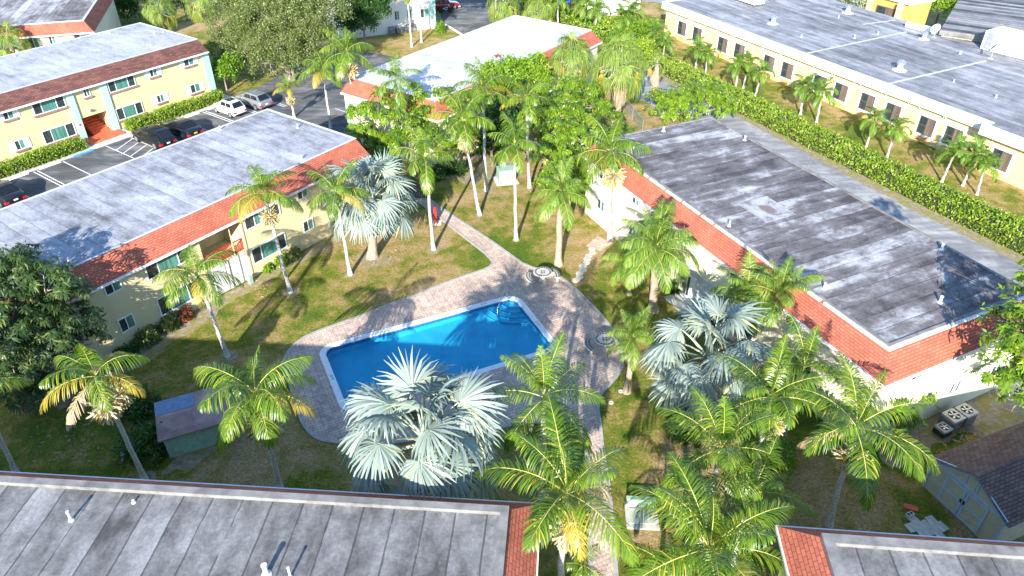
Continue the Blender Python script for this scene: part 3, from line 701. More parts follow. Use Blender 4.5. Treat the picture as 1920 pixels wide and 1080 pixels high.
# --- R : dark-roofed block on the right
R_, DR = building('apartment_building', 'cream two storey block with dark streaked roof right of the pool', 'apartment building', -64.3, -43.1, -16.55, 27.8, 38.12, 5.8, 4.8, ('v0', 'u1'), 'cream_stucco', 'shingle_red', 'roof_R', run=1.28, tw=0.14, th=0.06, edge='trim_dirty')
mp = smap(DR, 'v0'); q = lambda u: u + 43.1
for a0, a1, z0, z1, n_ in ((-41.2, -40.2, 1.3, 2.2, 2), (-41.2, -40.2, 3.75, 4.55, 2), (-36.9, -36.0, 3.85, 4.55, 2), (-36.9, -36.0, 1.3, 2.2, 2), (-34.7, -32.4, 3.5, 4.6, 3), (-34.7, -32.4, 0.9, 2.1, 3), (-26.6, -23.8, 3.5, 4.6, 3), (-26.6, -23.8, 0.9, 2.1, 3), (-22, -21, 3.8, 4.55, 2)):
    window(R_, mp, q(a0), q(a1), z0, z1, n_)
g = G(); mbox(g, mp, q(-30.5), q(-27.6), 0, 0.06, 0.02, 2.55); f = g.build('entrance_screen', MT['trim'], R_)
g = G(); mbox(g, mp, q(-30.1), q(-29.2), 0.06, 0.085, 0.06, 2.1); d_ = g.build('door', MT['white'], R_)
g = G(); mbox(g, mp, q(-29.95), q(-29.75), 0.085, 0.092, 0.5, 1.95); g.build('door_pane', MT['glass'], d_)
g = G(); mbox(g, mp, q(-27.5), q(-26.9), 0, 0.07, 0.02, 2.2); g.build('doorway', MT['dark'], R_)  # dark slab on the wall painted as the doorway's shade
rng = random.Random(3); Yr = DR['Y']; Xr = DR['X']
g = G(); x_ = 0.0
while x_ < Xr - 0.2:
    l_ = rng.uniform(0.5, 1.8); g.box(x_, min(Xr, x_ + l_), -0.16 + rng.uniform(-0.02, 0.02), -0.034, 5.70, 5.80 + rng.uniform(0, 0.006)); x_ += l_ + rng.choice((0.02, 0.03, 0.25))
g.build('flashing', MT['white'], R_)
g = G(); g.box(Xr + 0.034, Xr + 0.2, -0.16, Yr, 5.7, 5.803); g.build('flashing', MT['white'], R_)
g = G(); g.box(q(-30.8), q(-27.3), DR['y0'] - 1.1, DR['y0'] + 0.0, 0, 0.1); g.build('entrance_slab', MT['concrete'], R_)
mp = smap(DR, 'u1')
for a0 in (5.05, 5.5): window(R_, mp, a0, a0 + 0.36, 1.3, 2.25, 1, 'glass_brown')
window(R_, mp, 1.2, 2.1, 3.8, 4.5, 2); window(R_, mp, 8.2, 9.1, 3.8, 4.5, 2); window(R_, mp, 8.2, 9.1, 1.3, 2.2, 2)
k = Mat('roof_patch'); f_ = k.noise(k.obj(), 0.9, 5); sp = k.n('VectorMath', {'operation': 'LENGTH'}, i0=k.map(k.obj(), (1, 1.35, 1)))
dd = k.math('ADD', sp.outputs['Value'], k.math('MULTIPLY', f_, 0.9))
MT['patch'] = k.fin(k.mix(k.ramp(k.math('MULTIPLY', dd, 0.6), [(0.55, 1), (0.68, 0)]), k.ramp(k.noise(k.obj(), 1.1, 6, 0.7, dist=1.0), [(0.38, (0.19, 0.175, 0.175)), (0.5, (0.36, 0.36, 0.37)), (0.6, (0.42, 0.42, 0.44))]), (0.20, 0.14, 0.13)), 0.8)
g = G(); g.v = [(-1.35, -1.2, 0), (1.35, -1.2, 0), (1.35, 1.2, 0), (-1.35, 1.2, 0)]; g.f = [(0, 1, 2, 3)]; g.m = [0]
pt = g.build('roof_patch', MT['patch'], R_); pc = AT(1437, 392, 5.8) - fr(-64.3, -43.1, 27.8); a = R(64.3)
pt.location = (pc.x * math.cos(a) - pc.y * math.sin(a), pc.x * math.sin(a) + pc.y * math.cos(a), 5.806)

# --- B and D : the two roofs under the camera
B_, DB = building('apartment_building', 'apartment block with grey strip roof and pale parapet filling the bottom left', 'apartment building', -4, -34, -1.25, 3, 16.35, 7.2, 6.25, ('v1', 'u1'), 'pale_stucco', 'shingle_red', 'roof_B', run=1.08, tw=0.26, th=0.16, edge='trim_dirty')
D_, DD = building('apartment_building', 'apartment block whose grey roof corner with red shingles enters at bottom right', 'apartment building', -4.7, 9.04, 26, 2, 16.12, 7.2, 6.25, ('v1', 'u0'), 'pale_stucco', 'shingle_red', 'roof_B', run=1.05, tw=0.34, th=0.16, edge='trim_dirty')

# --- O : the long low orange building
oz = -62.4; OU0, OU1, OV0, OV1 = -78.6, -33.2, 62.85, 83.4
O_ = thing('commercial_building', 'long single storey orange building with wide grey flat roof and white fascia at upper right', 'building', fr(oz, OU0, OV0), R(oz))
X, Y = OU1 - OU0, OV1 - OV0
g = G(); g.box(0.5, X + 8, 0.45, Y - 0.5, 0, 3.2); g.build('wall', MT['orange_stucco'], O_)
g = G(); g.box(0.3, X, 0.3, Y, 3.7, 4.0); g.box(X, X + 9, -0.6, Y, 3.7, 4.002); g.build('roof', MT['roof_O'], O_)
g = G(); g.box(0, X - 0.3, 0, 0.3, 3.2, 4.08); g.box(0, 0.3, 0.3, Y, 3.2, 4.078); g.box(X - 0.3, X, -0.95, 0.3, 3.2, 4.082); g.box(X, X + 9, -0.95, -0.6, 3.2, 4.08)
g.box(0.3, X + 8, 0.3, 0.45, 3.2, 3.3); g.build('fascia', MT['white_stucco'], O_)
g = G(); g.box(X + 0.05, X + 8.5, -0.3, 0.45, 0, 3.2); g.build('wing_wall', MT['orange_stucco'], O_)
mpo = side_map('v0', 0.5, X, 0.45, Y); mpw = side_map('v0', 0.5, X, -0.3, Y)
g = G(); mbox(g, mpo, 0.5, X, 0, 0.05, 2.62, 2.72); g.build('wall_band', MT['white_stucco'], O_)
for u in (-75.4, -72.4, -67.7, -64.8, -60.0, -57.2, -52.6, -49.8, -46.5, -43.5, -39.8, -37.1, -32.1, -28.5):
    a0 = u - OU0; mq = mpw if u > -33 else mpo
    g = G(); mbox(g, mq, a0 - 0.22, a0, 0, 0.08, 0.55, 2.6); mbox(g, mq, a0 + 1.65, a0 + 1.87, 0, 0.08, 0.55, 2.6); mbox(g, mq, a0, a0 + 1.65, 0, 0.08, 0.55, 0.75); mbox(g, mq, a0, a0 + 1.65, 0, 0.08, 2.4, 2.6); g.build('window_surround', MT['white_stucco'], O_)
    window(O_, mq, a0, a0 + 1.65, 0.76, 2.39, 2, 'glass_brown', None, False, 'brown_frame', 0.06, True)
    g = G(); mbox(g, mq, a0 + 0.3, a0 + 1.3, 0, 0.05, 0.12, 0.5); g.build('wall_vent', MT['deep_orange'], O_)
    for s_ in (-0.55, 1.95):
        g = G(); pts = [mq(a0 + s_ + 0.25 * math.sin(t * 0.5), 0.04 + 0.32 * (t / 5) ** 2, 2.6 + 0.6 * t / 5) for t in range(6)]; g.tube(pts, 0.03, 6); g.build('eave_bracket', MT['white_stucco'], O_)

# white skylight kerb boxes and the raised white wall on that roof
def roofbox(name, label, cat, u, v, L, W_, H, mat, feet=False, rz=0):
    t = thing(name, label, cat, fr(oz, u, v) + Vector((0, 0, 4.0)), R(oz + rz)); g = G(); z0 = 0.25 if feet else 0.002
    g.box(-L / 2, L / 2, -W_ / 2, W_ / 2, z0, H); g.box(-L / 2 + 0.12, L / 2 - 0.12, -W_ / 2 + 0.12, W_ / 2 - 0.12, H, H + 0.06); g.build('casing', MT[mat], t, False, 0.03)
    g = G(); nn = max(2, int(L / 1.2))
    for i in range(nn):
        x = -L / 2 + 0.15 + i * (L - 0.3) / (nn - 1)
        for y in (-W_ / 2 + 0.1, W_ / 2 - 0.1): g.box(x - 0.06, x + 0.06, y - 0.06, y + 0.06, 0.001, z0 + 0.01)
    g.build('feet', MT['dark_trim'], t)
    g = G(); g.box(-L / 2 + 0.25, -L / 2 + 1.0, -W_ / 2 - 0.02, -W_ / 2 - 0.001, z0 + 0.1, H - 0.1); g.build('grille', MT['metal'], t)
roofbox('rooftop_unit', 'long white rooftop unit on feet at the far end of the grey roof', 'rooftop unit', -73.0, 72.3, 3.8, 1.7, 1.2, 'white', True)
roofbox('rooftop_unit', 'small pale rooftop unit beyond the long white one at the top edge', 'rooftop unit', -73.2, 76.6, 2.0, 1.2, 0.9, 'beige_ac', True)
roofbox('rooftop_unit', 'big white rooftop box at the right edge by the dark striped roof', 'rooftop unit', -44.3, 83.0, 6.0, 3.0, 1.9, 'white', False, 6)
roofbox('roof_kerb', 'low white kerb wall with posts across the grey roof near the dish', 'roof kerb', -54.6, 81.5, 3.8, 0.3, 0.55, 'white', False, 12)
def turbine(pxy, label, s=1.0):
    p = AT(pxy[0], pxy[1], 4.0); t = thing('roof_turbine', label, 'roof vent', p, 0, 'turbine vents on the long grey roof')
    g = G(); g.lathe([(0.75 * s, 0.003), (0.6 * s, 0.03), (0.3 * s, 0.06), (0.24 * s, 0.45 * s)], n=16); g.build('base', MT['white'], t, True)
    g = G(); n_ = 14
    for i in range(n_):
        a0 = 2 * math.pi * i / n_; pr = [(0.24, 0.45), (0.42, 0.62), (0.44, 0.78), (0.25, 0.95)]
        for j in range(3):
            (r0, z0), (r1, z1) = pr[j], pr[j + 1]; t0, t1 = a0 + j * 0.12, a0 + (j + 1) * 0.12; w_ = 0.3
            g.quad((r0 * s * math.cos(t0), r0 * s * math.sin(t0), z0 * s), (r0 * s * math.cos(t0 + w_), r0 * s * math.sin(t0 + w_), z0 * s), (r1 * s * math.cos(t1 + w_), r1 * s * math.sin(t1 + w_), z1 * s), (r1 * s * math.cos(t1), r1 * s * math.sin(t1), z1 * s))
    g.lathe([(0.26 * s, 0.94 * s), (0.05 * s, 1.02 * s)], n=14); g.build('turbine_head', MT['metal'], t)
turbine((1686, 131), 'shiny turbine vent on a white pad nearest the orange facade'); turbine((1589, 24), 'turbine vent farther back near the top edge of the grey roof')
turbine((1449, 44), 'turbine vent beside the long white rooftop unit', 0.9); turbine((1732, 73), 'squat turbine vent left of the leaning dish near the white kerb wall', 0.8)
def dish(pxy, label, az_, s=1.0):
    t = thing('satellite_dish', label, 'satellite dish', AT(pxy[0], pxy[1], 4.0), az_)
    g = G(); g.tube([(0, 0, 0.02), (0, 0, 0.8 * s)], 0.04); g.box(-0.25, 0.25, -0.25, 0.25, 0.001, 0.03); g.build('mast', MT['metal'], t)
    g = G(); g.lathe([(0.02, -0.1), (0.25 * s, -0.08), (0.45 * s, 0.0), (0.55 * s, 0.09), (0.53 * s, 0.09), (0.42 * s, 0.02)], n=20); o = g.build('reflector', MT['trim'], t, True); o.location = (0.1, 0, 0.95 * s); o.rotation_euler = (0, R(55), 0)
    g = G(); g.tube([(0.12, 0, 0.75 * s), (0.75 * s, 0, 1.1 * s)], 0.02); g.build('feed_arm', MT['metal'], t)
dish((1751, 70), 'satellite dish beside the squat turbine on the grey roof', R(200)); dish((1857, 110), 'satellite dish on its own mast below the big white rooftop box', R(150), 1.1)
def pipe(p, label, h=0.35, r=0.07, mat='white', grp='roof vent pipes', hood=False):
    t = G(); t.lathe([(r * 2.2, 0.002), (r * 2.0, 0.02), (r * 1.05, 0.05), (r, h * 0.9), (r * 1.25, h * 0.9), (r * 1.25, h), (r * 0.7, h)], n=12)
    o = t.build('vent_pipe', MT[mat], None, False); o.location = p; tag(o, label, 'vent pipe', grp)
for pxy, z, lb, h, r in (((134, 975), 7.2, 'tall white vent pipe on a bleached spot of the bottom left roof', 0.45, 0.06), ((500, 1077), 7.2, 'wide white vent pipe at the bottom edge of the grey strip roof', 0.5, 0.1), ((545, 1082), 7.2, 'narrow vent pipe just right of the wide one at the bottom edge', 0.5, 0.05), ((251, 942), 7.2, 'tiny rusty pipe near the parapet of the grey strip roof', 0.12, 0.05),
        ((558, 240), 5.8, 'vent pipe on the long pale roof near its right end', 0.3, 0.07), ((566, 298), 5.8, 'vent pipe close to the red skirt on the long pale roof', 0.3, 0.07), ((130, 492), 5.8, 'vent pipe in tree shadow at the left of the long pale roof', 0.3, 0.07), ((413, 243), 5.8, 'vent pipe at the back edge of the long pale roof beside the white hatchback', 0.3, 0.07),
        ((206, 63), 5.8, 'leftmost vent pipe near the back edge of the yellow block roof', 0.25, 0.06), ((289, 64), 5.8, 'vent pipe at the right end of the yellow block roof, left of another close by', 0.25, 0.06), ((306, 60), 5.8, 'vent pipe closest to the right edge of the yellow block roof', 0.25, 0.06), ((284, 87), 5.8, 'vent pipe nearest the brown skirt of the yellow block roof', 0.25, 0.06), ((28, 106), 5.8, 'vent pipe at the left picture side of the yellow block roof', 0.25, 0.06),
        ((1030, 43), 5.8, 'vent pipe near the back edge of the bright white roof', 0.3, 0.07), ((1056, 71), 5.8, 'vent pipe in the middle right of the bright white roof', 0.25, 0.06), ((988, 105), 5.8, 'vent pipe near the front skirt of the bright white roof', 0.25, 0.06),
        ((1244, 246), 5.8, 'vent pipe at the far edge of the dark streaked roof', 0.35, 0.1), ((1396, 263), 5.8, 'vent pipe by the alley edge at the far end of the dark roof', 0.35, 0.09), ((1367, 424), 5.8, 'vent pipe beside the coral skirt left of the white roof patch', 0.35, 0.07), ((1545, 541), 5.8, 'vent pipe beside the coral skirt near the fine feathery palms', 0.35, 0.08), ((1762, 567), 5.8, 'leaning stub vent pipe near the front end of the dark roof', 0.4, 0.09), ((1765, 468), 5.8, 'vent pipe by the alley edge near the front end of the dark roof', 0.4, 0.09),
        ((1502, 70), 4.0, 'small white pipe between the two turbine vents on the grey roof', 0.3, 0.08), ((1572, 33), 4.0, 'small pipe beside the far turbine vent', 0.3, 0.06), ((1602, 71), 4.0, 'white pipe left of the long roof seam', 0.35, 0.09), ((1646, 64), 4.0, 'small pipe beside the white kerb wall', 0.3, 0.07), ((1800, 101), 4.0, 'white pipe below the big white rooftop box', 0.3, 0.09), ((1788, 154), 4.0, 'small pipe in the dark stain right of the near turbine', 0.25, 0.07), ((1867, 183), 4.0, 'small white pipe near the right edge of the grey roof', 0.3, 0.08)):
    pipe(AT(pxy[0], pxy[1], z + 0.002), lb, h, r * 0.8, 'trim')
# roof seams (raised felt joints) on the orange building
for i, (a, b) in enumerate((((1510, 101), (1700, 60)), ((1668, 157), (1850, 114)), ((1618, 46), (1678, 38)))):
    A_, B2 = AT(*a, 4.0), AT(*b, 4.0); g = G(); d_ = (B2 - A_).normalized(); s_ = Vector((-d_.y, d_.x, 0)) * 0.16
    loc = fr(oz, OU0, OV0); inv = Matrix.Rotation(-R(oz), 3, 'Z')
    pts = [inv @ (p_ - loc) for p_ in (A_ - s_, B2 - s_, B2 + s_, A_ + s_)]
    g.quad(*[(p_.x, p_.y, 4.02) for p_ in pts]); g.build('roof_seam', MT['concrete'], O_)

# --- S : dark striped roof behind, upper right
a2 = R(57.1); S0 = AT(1762, 58, 4.6)
S_ = thing('commercial_building', 'building with dark striped sheet roof in the upper right corner', 'building', (S0.x, S0.y, 0), a2)
g = G(); g.box(0.3, 22, -12.5, -0.3, 0, 4.2); g.build('wall', MT['orange_stucco'], S_)
g = G(); g.box(0, 22.5, -13, 0, 4.2, 4.6); g.build('roof', MT['roof_S'], S_)
g = G(); g.box(6.5, 6.75, -13, 0, 4.602, 4.66); g.box(-0.02, 0.25, -13, 0, 4.602, 4.7); g.build('roof_ridge', MT['trim_dirty'], S_)
# --- orange wall block at the top
Q0 = fr(oz, -64.6, 88.0); Q_ = thing('commercial_building', 'deep orange wall with dark window behind the grey roof at the top', 'building', Q0, R(oz))
g = G(); g.box(-3.6, 3.2, 0, 4, 0, 4.6); g.build('wall', MT['deep_orange'], Q_)
g = G(); g.box(-3.9, 3.4, -0.4, 4.3, 4.6, 5.1); g.build('roof', MT['white_stucco'], Q_)
for x in (-2.6, 1.9): g = G(); g.box(x, x + 0.5, -0.7, -0.001, 0, 4.55); g.build('column', MT['orange_stucco'], Q_)
window(Q_, side_map('v0', -3.6, 3.2, 0, 4), -1.5, 1.4, 1.2, 3.6, 2, 'glass_brown', None, False, 'brown_frame', 0.1, True)
# --- W : white block at the top centre
wa = 26.1; W0 = AT(680, 70); W_ = thing('apartment_building', 'white block with small windows and blue corner strip at the top centre', 'apartment building', W0, R(wa))
g = G(); g.box(-2.5, 10.2, 0, 9, 0, 8); g.build('wall', MT['white_stucco'], W_)
g = G(); g.box(-2.9, 10.7, -0.5, 9.4, 8, 8.5); g.build('roof', MT['roof_C'], W_)
mq = side_map('v0', -2.5, 10.2, 0, 9)
g = G(); mbox(g, mq, 9.5, 10.22, 0, 0.08, 0, 8); g.build('pilaster', MT['teal'], W_)
for a0, a1, z0, z1 in ((1.0, 2.7, 1.9, 3.2), (4.5, 5.2, 1.6, 2.8), (6.2, 6.9, 1.6, 2.8), (8.0, 9.2, 1.5, 2.7), (1.0, 2.7, 4.9, 6.0), (4.5, 5.2, 4.7, 5.8), (8.0, 9.2, 4.6, 5.8)): window(W_, mq, a0, a1, z0, z1)
# --- T : block at top left
T0 = AT(157, 39, 5.8); tz = 16.5
T_ = thing('apartment_building', 'two storey block with patchy grey roof and orange red skirt in the top left corner', 'apartment building', (T0.x, T0.y, 0), R(tz))
g = G(); g.box(-16, 0.45, -0.5, 16, 0, 4.77); g.build('wall', MT['cream_stucco'], T_)
g = G(); g.box(-16, 0, 0, 16, 5.55, 5.8); g.build('roof', MT['roof_T'], T_)
g = G(); g.box(-16, 0.03, -0.03, 0.2, 5.802, 5.88); g.box(-0.2, 0.03, 0.2, 16, 5.802, 5.878); g.build('roof_edge', MT['trim'], T_)
g = G(); g.quad((-16, -1.05, 4.8), (0.9, -1.05, 4.8), (0, 0, 5.76), (-16, 0, 5.76), 0, [(0, 0), (16.9, 0), (16, 1.42), (0, 1.42)])
g.quad((0.9, -1.05, 4.8), (0.9, 16, 4.8), (0, 16, 5.76), (0, 0, 5.76), 0, [(0, 0), (17, 0), (17, 1.4), (1, 1.4)]); g.quad((-16, -1.05, 4.79), (-16, -0.4, 4.79), (0.9, -0.4, 4.79), (0.9, -1.05, 4.79), 1); g.quad((0.4, -1.05, 4.788), (0.4, 16, 4.788), (0.9, 16, 4.788), (0.9, -1.05, 4.788), 1)
g.build('shingle_skirt', [MT['shingle_red'], MT['cream_stucco']], T_)
g = G(); g.box(-16, 0.92, -1.08, -1.03, 4.67, 4.815); g.build('fascia', MT['white'], T_)
mq = side_map('v0', -16, 0.45, -0.5, 16)
for a0, a1 in ((-5.9, -4.9), (-3.9, -3.2), (-1.4, 0.0), (-9, -7)): window(T_, mq, a0, a1, 3.4, 4.6); window(T_, mq, a0, a1, 0.9, 2.1)
# --- small white building at the top
V0 = AT(1140, 30); V_ = thing('utility_building', 'small plain white building behind little palms at the top right of centre', 'building', V0, R(37))
g = G(); g.box(0, 6.3, 0, 5, 0, 3.6); g.build('wall', MT['white_stucco'], V_)
g = G(); g.box(-0.2, 6.5, -0.2, 5.2, 3.6, 3.8); g.build('roof', MT['roof_C'], V_)
window(V_, side_map('v0', 0, 6.3, 0, 5), 0.8, 1.9, 1.9, 3.0, 1, 'glass', None, False)

# --- garden shed, bottom right
sa = R(-68); A_ = Vector((19.75, 23.55, 0)); sh = thing('garden_shed', 'tan garden shed with sky-tinted blue trim, double doors and dark shingle gable roof', 'shed', A_, sa)
WS, LS, ZE, ZR = 3.85, 6.2, 1.9, 2.85
g = G(); k_ = [(0, 0, 0), (WS, 0, 0), (WS, 0, ZE), (WS / 2, 0, ZR - 0.06), (0, 0, ZE)]; kb = [(x, LS, z) for x, y, z in k_]
g.poly(k_); g.poly(kb[::-1]); g.quad(k_[0], k_[4], kb[4], kb[0]); g.quad(k_[1], kb[1], kb[2], k_[2]); g.build('wall', MT['wood_tan'], sh)
sl_ = math.hypot(WS / 2 + 0.2, ZR - ZE + 0.1)
for sgn in (0, 1):
    g = G(); xe = -0.2 if sgn == 0 else WS + 0.2; ze_ = ZE - 0.1; xr = WS / 2
    p4 = [(xe, -0.15, ze_), (xr, -0.15, ZR), (xr, LS + 0.15, ZR), (xe, LS + 0.15, ze_)]
    if sgn == 1: p4 = [p4[3], p4[2], p4[1], p4[0]]; uvs = [(LS, 0), (LS, sl_), (0, sl_), (0, 0)]
    else: uvs = [(0, 0), (0, sl_), (LS, sl_), (LS, 0)]
    g.quad(*p4[::-1], 0, uvs[::-1]); g.quad(*[(x, y, z - 0.06) for x, y, z in p4], 1)
    g.build('roof_slope', [MT['shingle_dark'], MT['sky_tint_trim']], sh)
def bar(g, a, b, w_=0.1, y0=-0.05, y1=-0.002):
    a, b = Vector(a), Vector(b); d_ = (b - a).normalized(); s_ = Vector((-d_.y, d_.x)) * w_ / 2
    p4 = [a - s_, b - s_, b + s_, a + s_]
    g.v += [(p_.x, y0, p_.y) for p_ in p4] + [(p_.x, y1, p_.y) for p_ in p4]; n = len(g.v) - 8
    for q4 in ((0, 1, 2, 3), (7, 6, 5, 4), (0, 4, 5, 1), (1, 5, 6, 2), (2, 6, 7, 3), (3, 7, 4, 0)): g.f.append(tuple(n + i for i in q4)); g.m.append(0)
g = G(); bar(g, (0.05, 0), (0.05, ZE)); bar(g, (WS - 0.05, 0), (WS - 0.05, ZE)); bar(g, (0.1, ZE - 0.03), (WS - 0.1, ZE - 0.03), 0.1, -0.045); bar(g, (0.02, ZE - 0.02), (WS / 2, ZR - 0.1), 0.12, -0.06); bar(g, (WS - 0.02, ZE - 0.02), (WS / 2, ZR - 0.1), 0.12, -0.057)
bar(g, (WS / 2 - 0.3, ZE), (WS / 2 - 0.3, ZR - 0.25), 0.08, -0.04); bar(g, (WS / 2 + 0.3, ZE), (WS / 2 + 0.3, ZR - 0.25), 0.08, -0.04); g.build('trim_boards', MT['sky_tint_trim'], sh)
for x0 in (0.85, 1.95):
    g = G(); g.box(x0, x0 + 1.08, -0.03, -0.004, 0.08, 1.72); dr = g.build('door', MT['wood_tan'], sh)
    g = G(); bar(g, (x0 + 0.06, 0.08), (x0 + 0.06, 1.72), 0.11, -0.06, -0.031); bar(g, (x0 + 1.02, 0.08), (x0 + 1.02, 1.72), 0.11, -0.06, -0.031)
    for z_ in (0.13, 0.9, 1.67): bar(g, (x0 + 0.12, z_), (x0 + 0.96, z_), 0.1, -0.057, -0.031)
    g.build('door_frame', MT['sky_tint_trim'], dr)
    g = G(); g.box(x0 + (0.96 if x0 < 1 else 0.02), x0 + (1.04 if x0 < 1 else 0.1), -0.09, -0.061, 0.95, 1.15); g.build('handle', MT['black'], dr)
g = G(); g.box(WS / 2 - 0.22, WS / 2 + 0.22, -0.02, -0.003, ZE + 0.12, ZR - 0.3); g.build('gable_panel', MT['wood_tan'], sh)
# --- pump shed
pa = R(25); P0 = Vector((-18.1, 27.4, 0)); ps = thing('pump_shed', 'low green pump shed with bleached pink roof and sky-tinted panel, left of the pool', 'shed', P0, pa)
g = G(); g.box(0, 3.9, -2.5, -0.2, 0, 1.4); g.build('wall', plain('faded_green_boards', (0.26, 0.42, 0.34), 0.8, 0.2, 5), ps)
def tilt(x, y): return 1.55 + 0.10 * (y + 1.5) / 3
g = G(); p4 = [(-0.2, -2.75), (4.1, -2.75), (4.1, 0.1), (-0.2, 0.1)]
g.quad(*[(x, y, tilt(x, y)) for x, y in p4], 0, p4); g.quad(*[(x, y, tilt(x, y) - 0.1) for x, y in p4[::-1]])
for i in range(4):
    a, b = p4[i], p4[(i + 1) % 4]; g.quad((*a, tilt(*a) - 0.1), (*b, tilt(*b) - 0.1), (*b, tilt(*b)), (*a, tilt(*a)))
g.build('roof', MT['shingle_pink'], ps)
g = G(); p4 = [(-0.18, -0.95), (1.7, -0.95), (1.7, 0.05), (-0.18, 0.05)]; g.quad(*[(x, y, tilt(x, y) + 0.02) for x, y in p4]); g.build('roof_hatch', plain('sky_sheen_panel', (0.17, 0.24, 0.36), 0.35, 0.25, 5), ps)  # reflected sky blue is put into the panel colour
# ================================================================== plants
def rotz(a):
    return np.array([[math.cos(a), -math.sin(a), 0], [math.sin(a), math.cos(a), 0], [0, 0, 1]])

def pinnate(name, seed, L, n, e0, bend, ll, lw, mats, drop=(0.25, 0.9), vlift=0.25, ang=(68, 28), start=0.14, curve=1.25, tipcol=0.0, plum=0.0, rw=0.02, side=0.0):
    """one feather frond: arching rachis with drooping leaflets; material 0 leaflets, 1 rachis"""
    rng = np.random.default_rng(seed); m_ = 28; ts = np.linspace(0, 1, m_)
    th = np.radians(e0 - bend * ts ** curve); st = L / (m_ - 1)
    x = np.concatenate([[0], np.cumsum(np.cos(th[:-1]) * st)]); z = np.concatenate([[0], np.cumsum(np.sin(th[:-1]) * st)])
    yb = side * L * ts ** 2
    g = G(); g.tube([(x[i], yb[i], z[i]) for i in range(0, m_, 3)] , [max(0.004, rw * (1 - 0.85 * ts[i])) for i in range(0, m_, 3)], 5, 1)
    V = np.array(g.v, dtype=np.float64); F = np.array([f for f in g.f if len(f) == 4]); chunks = [(V, F, 1)]
    for s in (-1, 1):
        t = np.linspace(start, 0.995, n) + rng.normal(0, 0.3 / n, n); t = np.clip(t, start, 1)
        px_, pz_, py_ = np.interp(t, ts, x), np.interp(t, ts, z), np.interp(t, ts, yb); a = np.interp(t, ts, th)
        T = np.stack([np.cos(a), 0 * a, np.sin(a)], -1); N = np.stack([-np.sin(a), 0 * a, np.cos(a)], -1)
        al = np.radians(ang[0] + (ang[1] - ang[0]) * ((t - start) / (1 - start)) ** 1.3 + rng.normal(0, 5, n))
        lift = vlift + rng.normal(0, 0.08, n) + plum * rng.uniform(-1, 1, n)
        D = np.cos(al)[:, None] * T + np.sin(al)[:, None] * (np.cos(lift)[:, None] * np.array([0, s, 0]) + np.sin(lift)[:, None] * N)
        tt = (t - start) / (1 - start)
        ln = ll * np.clip(0.45 + 0.75 * np.sin(np.pi * np.clip(tt * 0.85 + 0.12, 0, 1)) - 0.25 * tt ** 3, 0.2, 1.2) * rng.uniform(0.88, 1.08, n)
        P0 = np.stack([px_, py_, pz_], -1); down = np.array([0, 0, -1.0])
        d1 = nrm(D + down * drop[0] * rng.uniform(0.7, 1.3, n)[:, None]); d2 = nrm(D + down * drop[1] * rng.uniform(0.7, 1.3, n)[:, None]); d3 = nrm(D + down * drop[1] * 1.7)
        P = np.stack([P0, P0 + d1 * (ln * 0.38)[:, None], P0 + d1 * (ln * 0.38)[:, None] + d2 * (ln * 0.34)[:, None], P0 + d1 * (ln * 0.38)[:, None] + d2 * (ln * 0.34)[:, None] + d3 * (ln * 0.28)[:, None]], 1)
        S = nrm(T - (T * d1).sum(-1, keepdims=True) * d1); S = nrm(S + 0.35 * s * np.array([0, 0, 1.0]) * 0)
        chunks.append(strips(P, S, np.array([lw * 0.55, lw, lw * 0.8, lw * 0.12]), 0))
    return np_mesh(name, chunks, mats)

def fan(name, seed, pet, e0, bend, Rr, nseg, spread, blade_drop, mats, split=0.45, droop=0.1, cup=0.15, pleat=0.5, pw=0.03, tipw=0.2, fold=0.0):
    """one fan leaf on its stalk; material 0 blade, 1 stalk"""
    rng = np.random.default_rng(seed); m_ = 9; ts = np.linspace(0, 1, m_); th = np.radians(e0 - bend * ts)
    st = pet / (m_ - 1); x = np.concatenate([[0], np.cumsum(np.cos(th[:-1]) * st)]); z = np.concatenate([[0], np.cumsum(np.sin(th[:-1]) * st)])
    g = G(); g.tube([(x[i], 0, z[i]) for i in range(0, m_, 2)], [pw * (1.3 - 0.7 * ts[i]) for i in range(0, m_, 2)], 6, 1)
    chunks = [(np.array(g.v), np.array([f for f in g.f if len(f) == 4]), 1)]
    a = th[-1] - math.radians(blade_drop); hub = np.array([x[-1], 0, z[-1]])
    M_ = np.array([math.cos(a), 0, math.sin(a)]); N = np.array([-math.sin(a), 0, math.cos(a)]); B = np.array([0, 1.0, 0])
    ph = np.radians(np.linspace(-spread / 2, spread / 2, nseg)); dphi = math.radians(spread) / (nseg - 1)
    c, s = np.cos(ph)[:, None], np.sin(ph)[:, None]
    D = nrm(c * M_ + s * B + N * (cup + fold * np.abs(s)) + rng.normal(0, 0.02, (nseg, 3)))
    Tn = nrm(-s * M_ + c * B + N * fold * np.sign(s) * np.abs(c))
    Nn = np.cross(D, Tn)
    ln = Rr * (0.80 + 0.2 * np.cos(ph) - 0.12 * (np.abs(ph) > 2.0)) * rng.uniform(0.93, 1.05, nseg)
    down = np.array([0, 0, -1.0])
    r = [0.03, split * 0.55, split, split + (1 - split) * 0.5, 1.0]; P = []
    for i, q in enumerate(r):
        dd = nrm(D + down * droop * max(0, q - split * 0.6) ** 1.3 * 2.2 * rng.uniform(0.6, 1.4, (nseg, 1)))
        P.append(hub + dd * (ln * q)[:, None])
    P = np.stack(P, 1)
    sg = np.where(np.arange(nseg) % 2 == 0, 1, -1)[:, None]
    S = nrm(Tn + Nn * pleat * sg * rng.uniform(0.6, 1.4, (nseg, 1)))
    w0 = Rr * split * math.tan(dphi / 2) * 1.06
    W_ = np.array([w0 * 0.1, w0 * 0.56, w0, w0 * 0.62, w0 * tipw])
    chunks.append(strips(P, S, W_, 0))
    return np_mesh(name, chunks, mats)

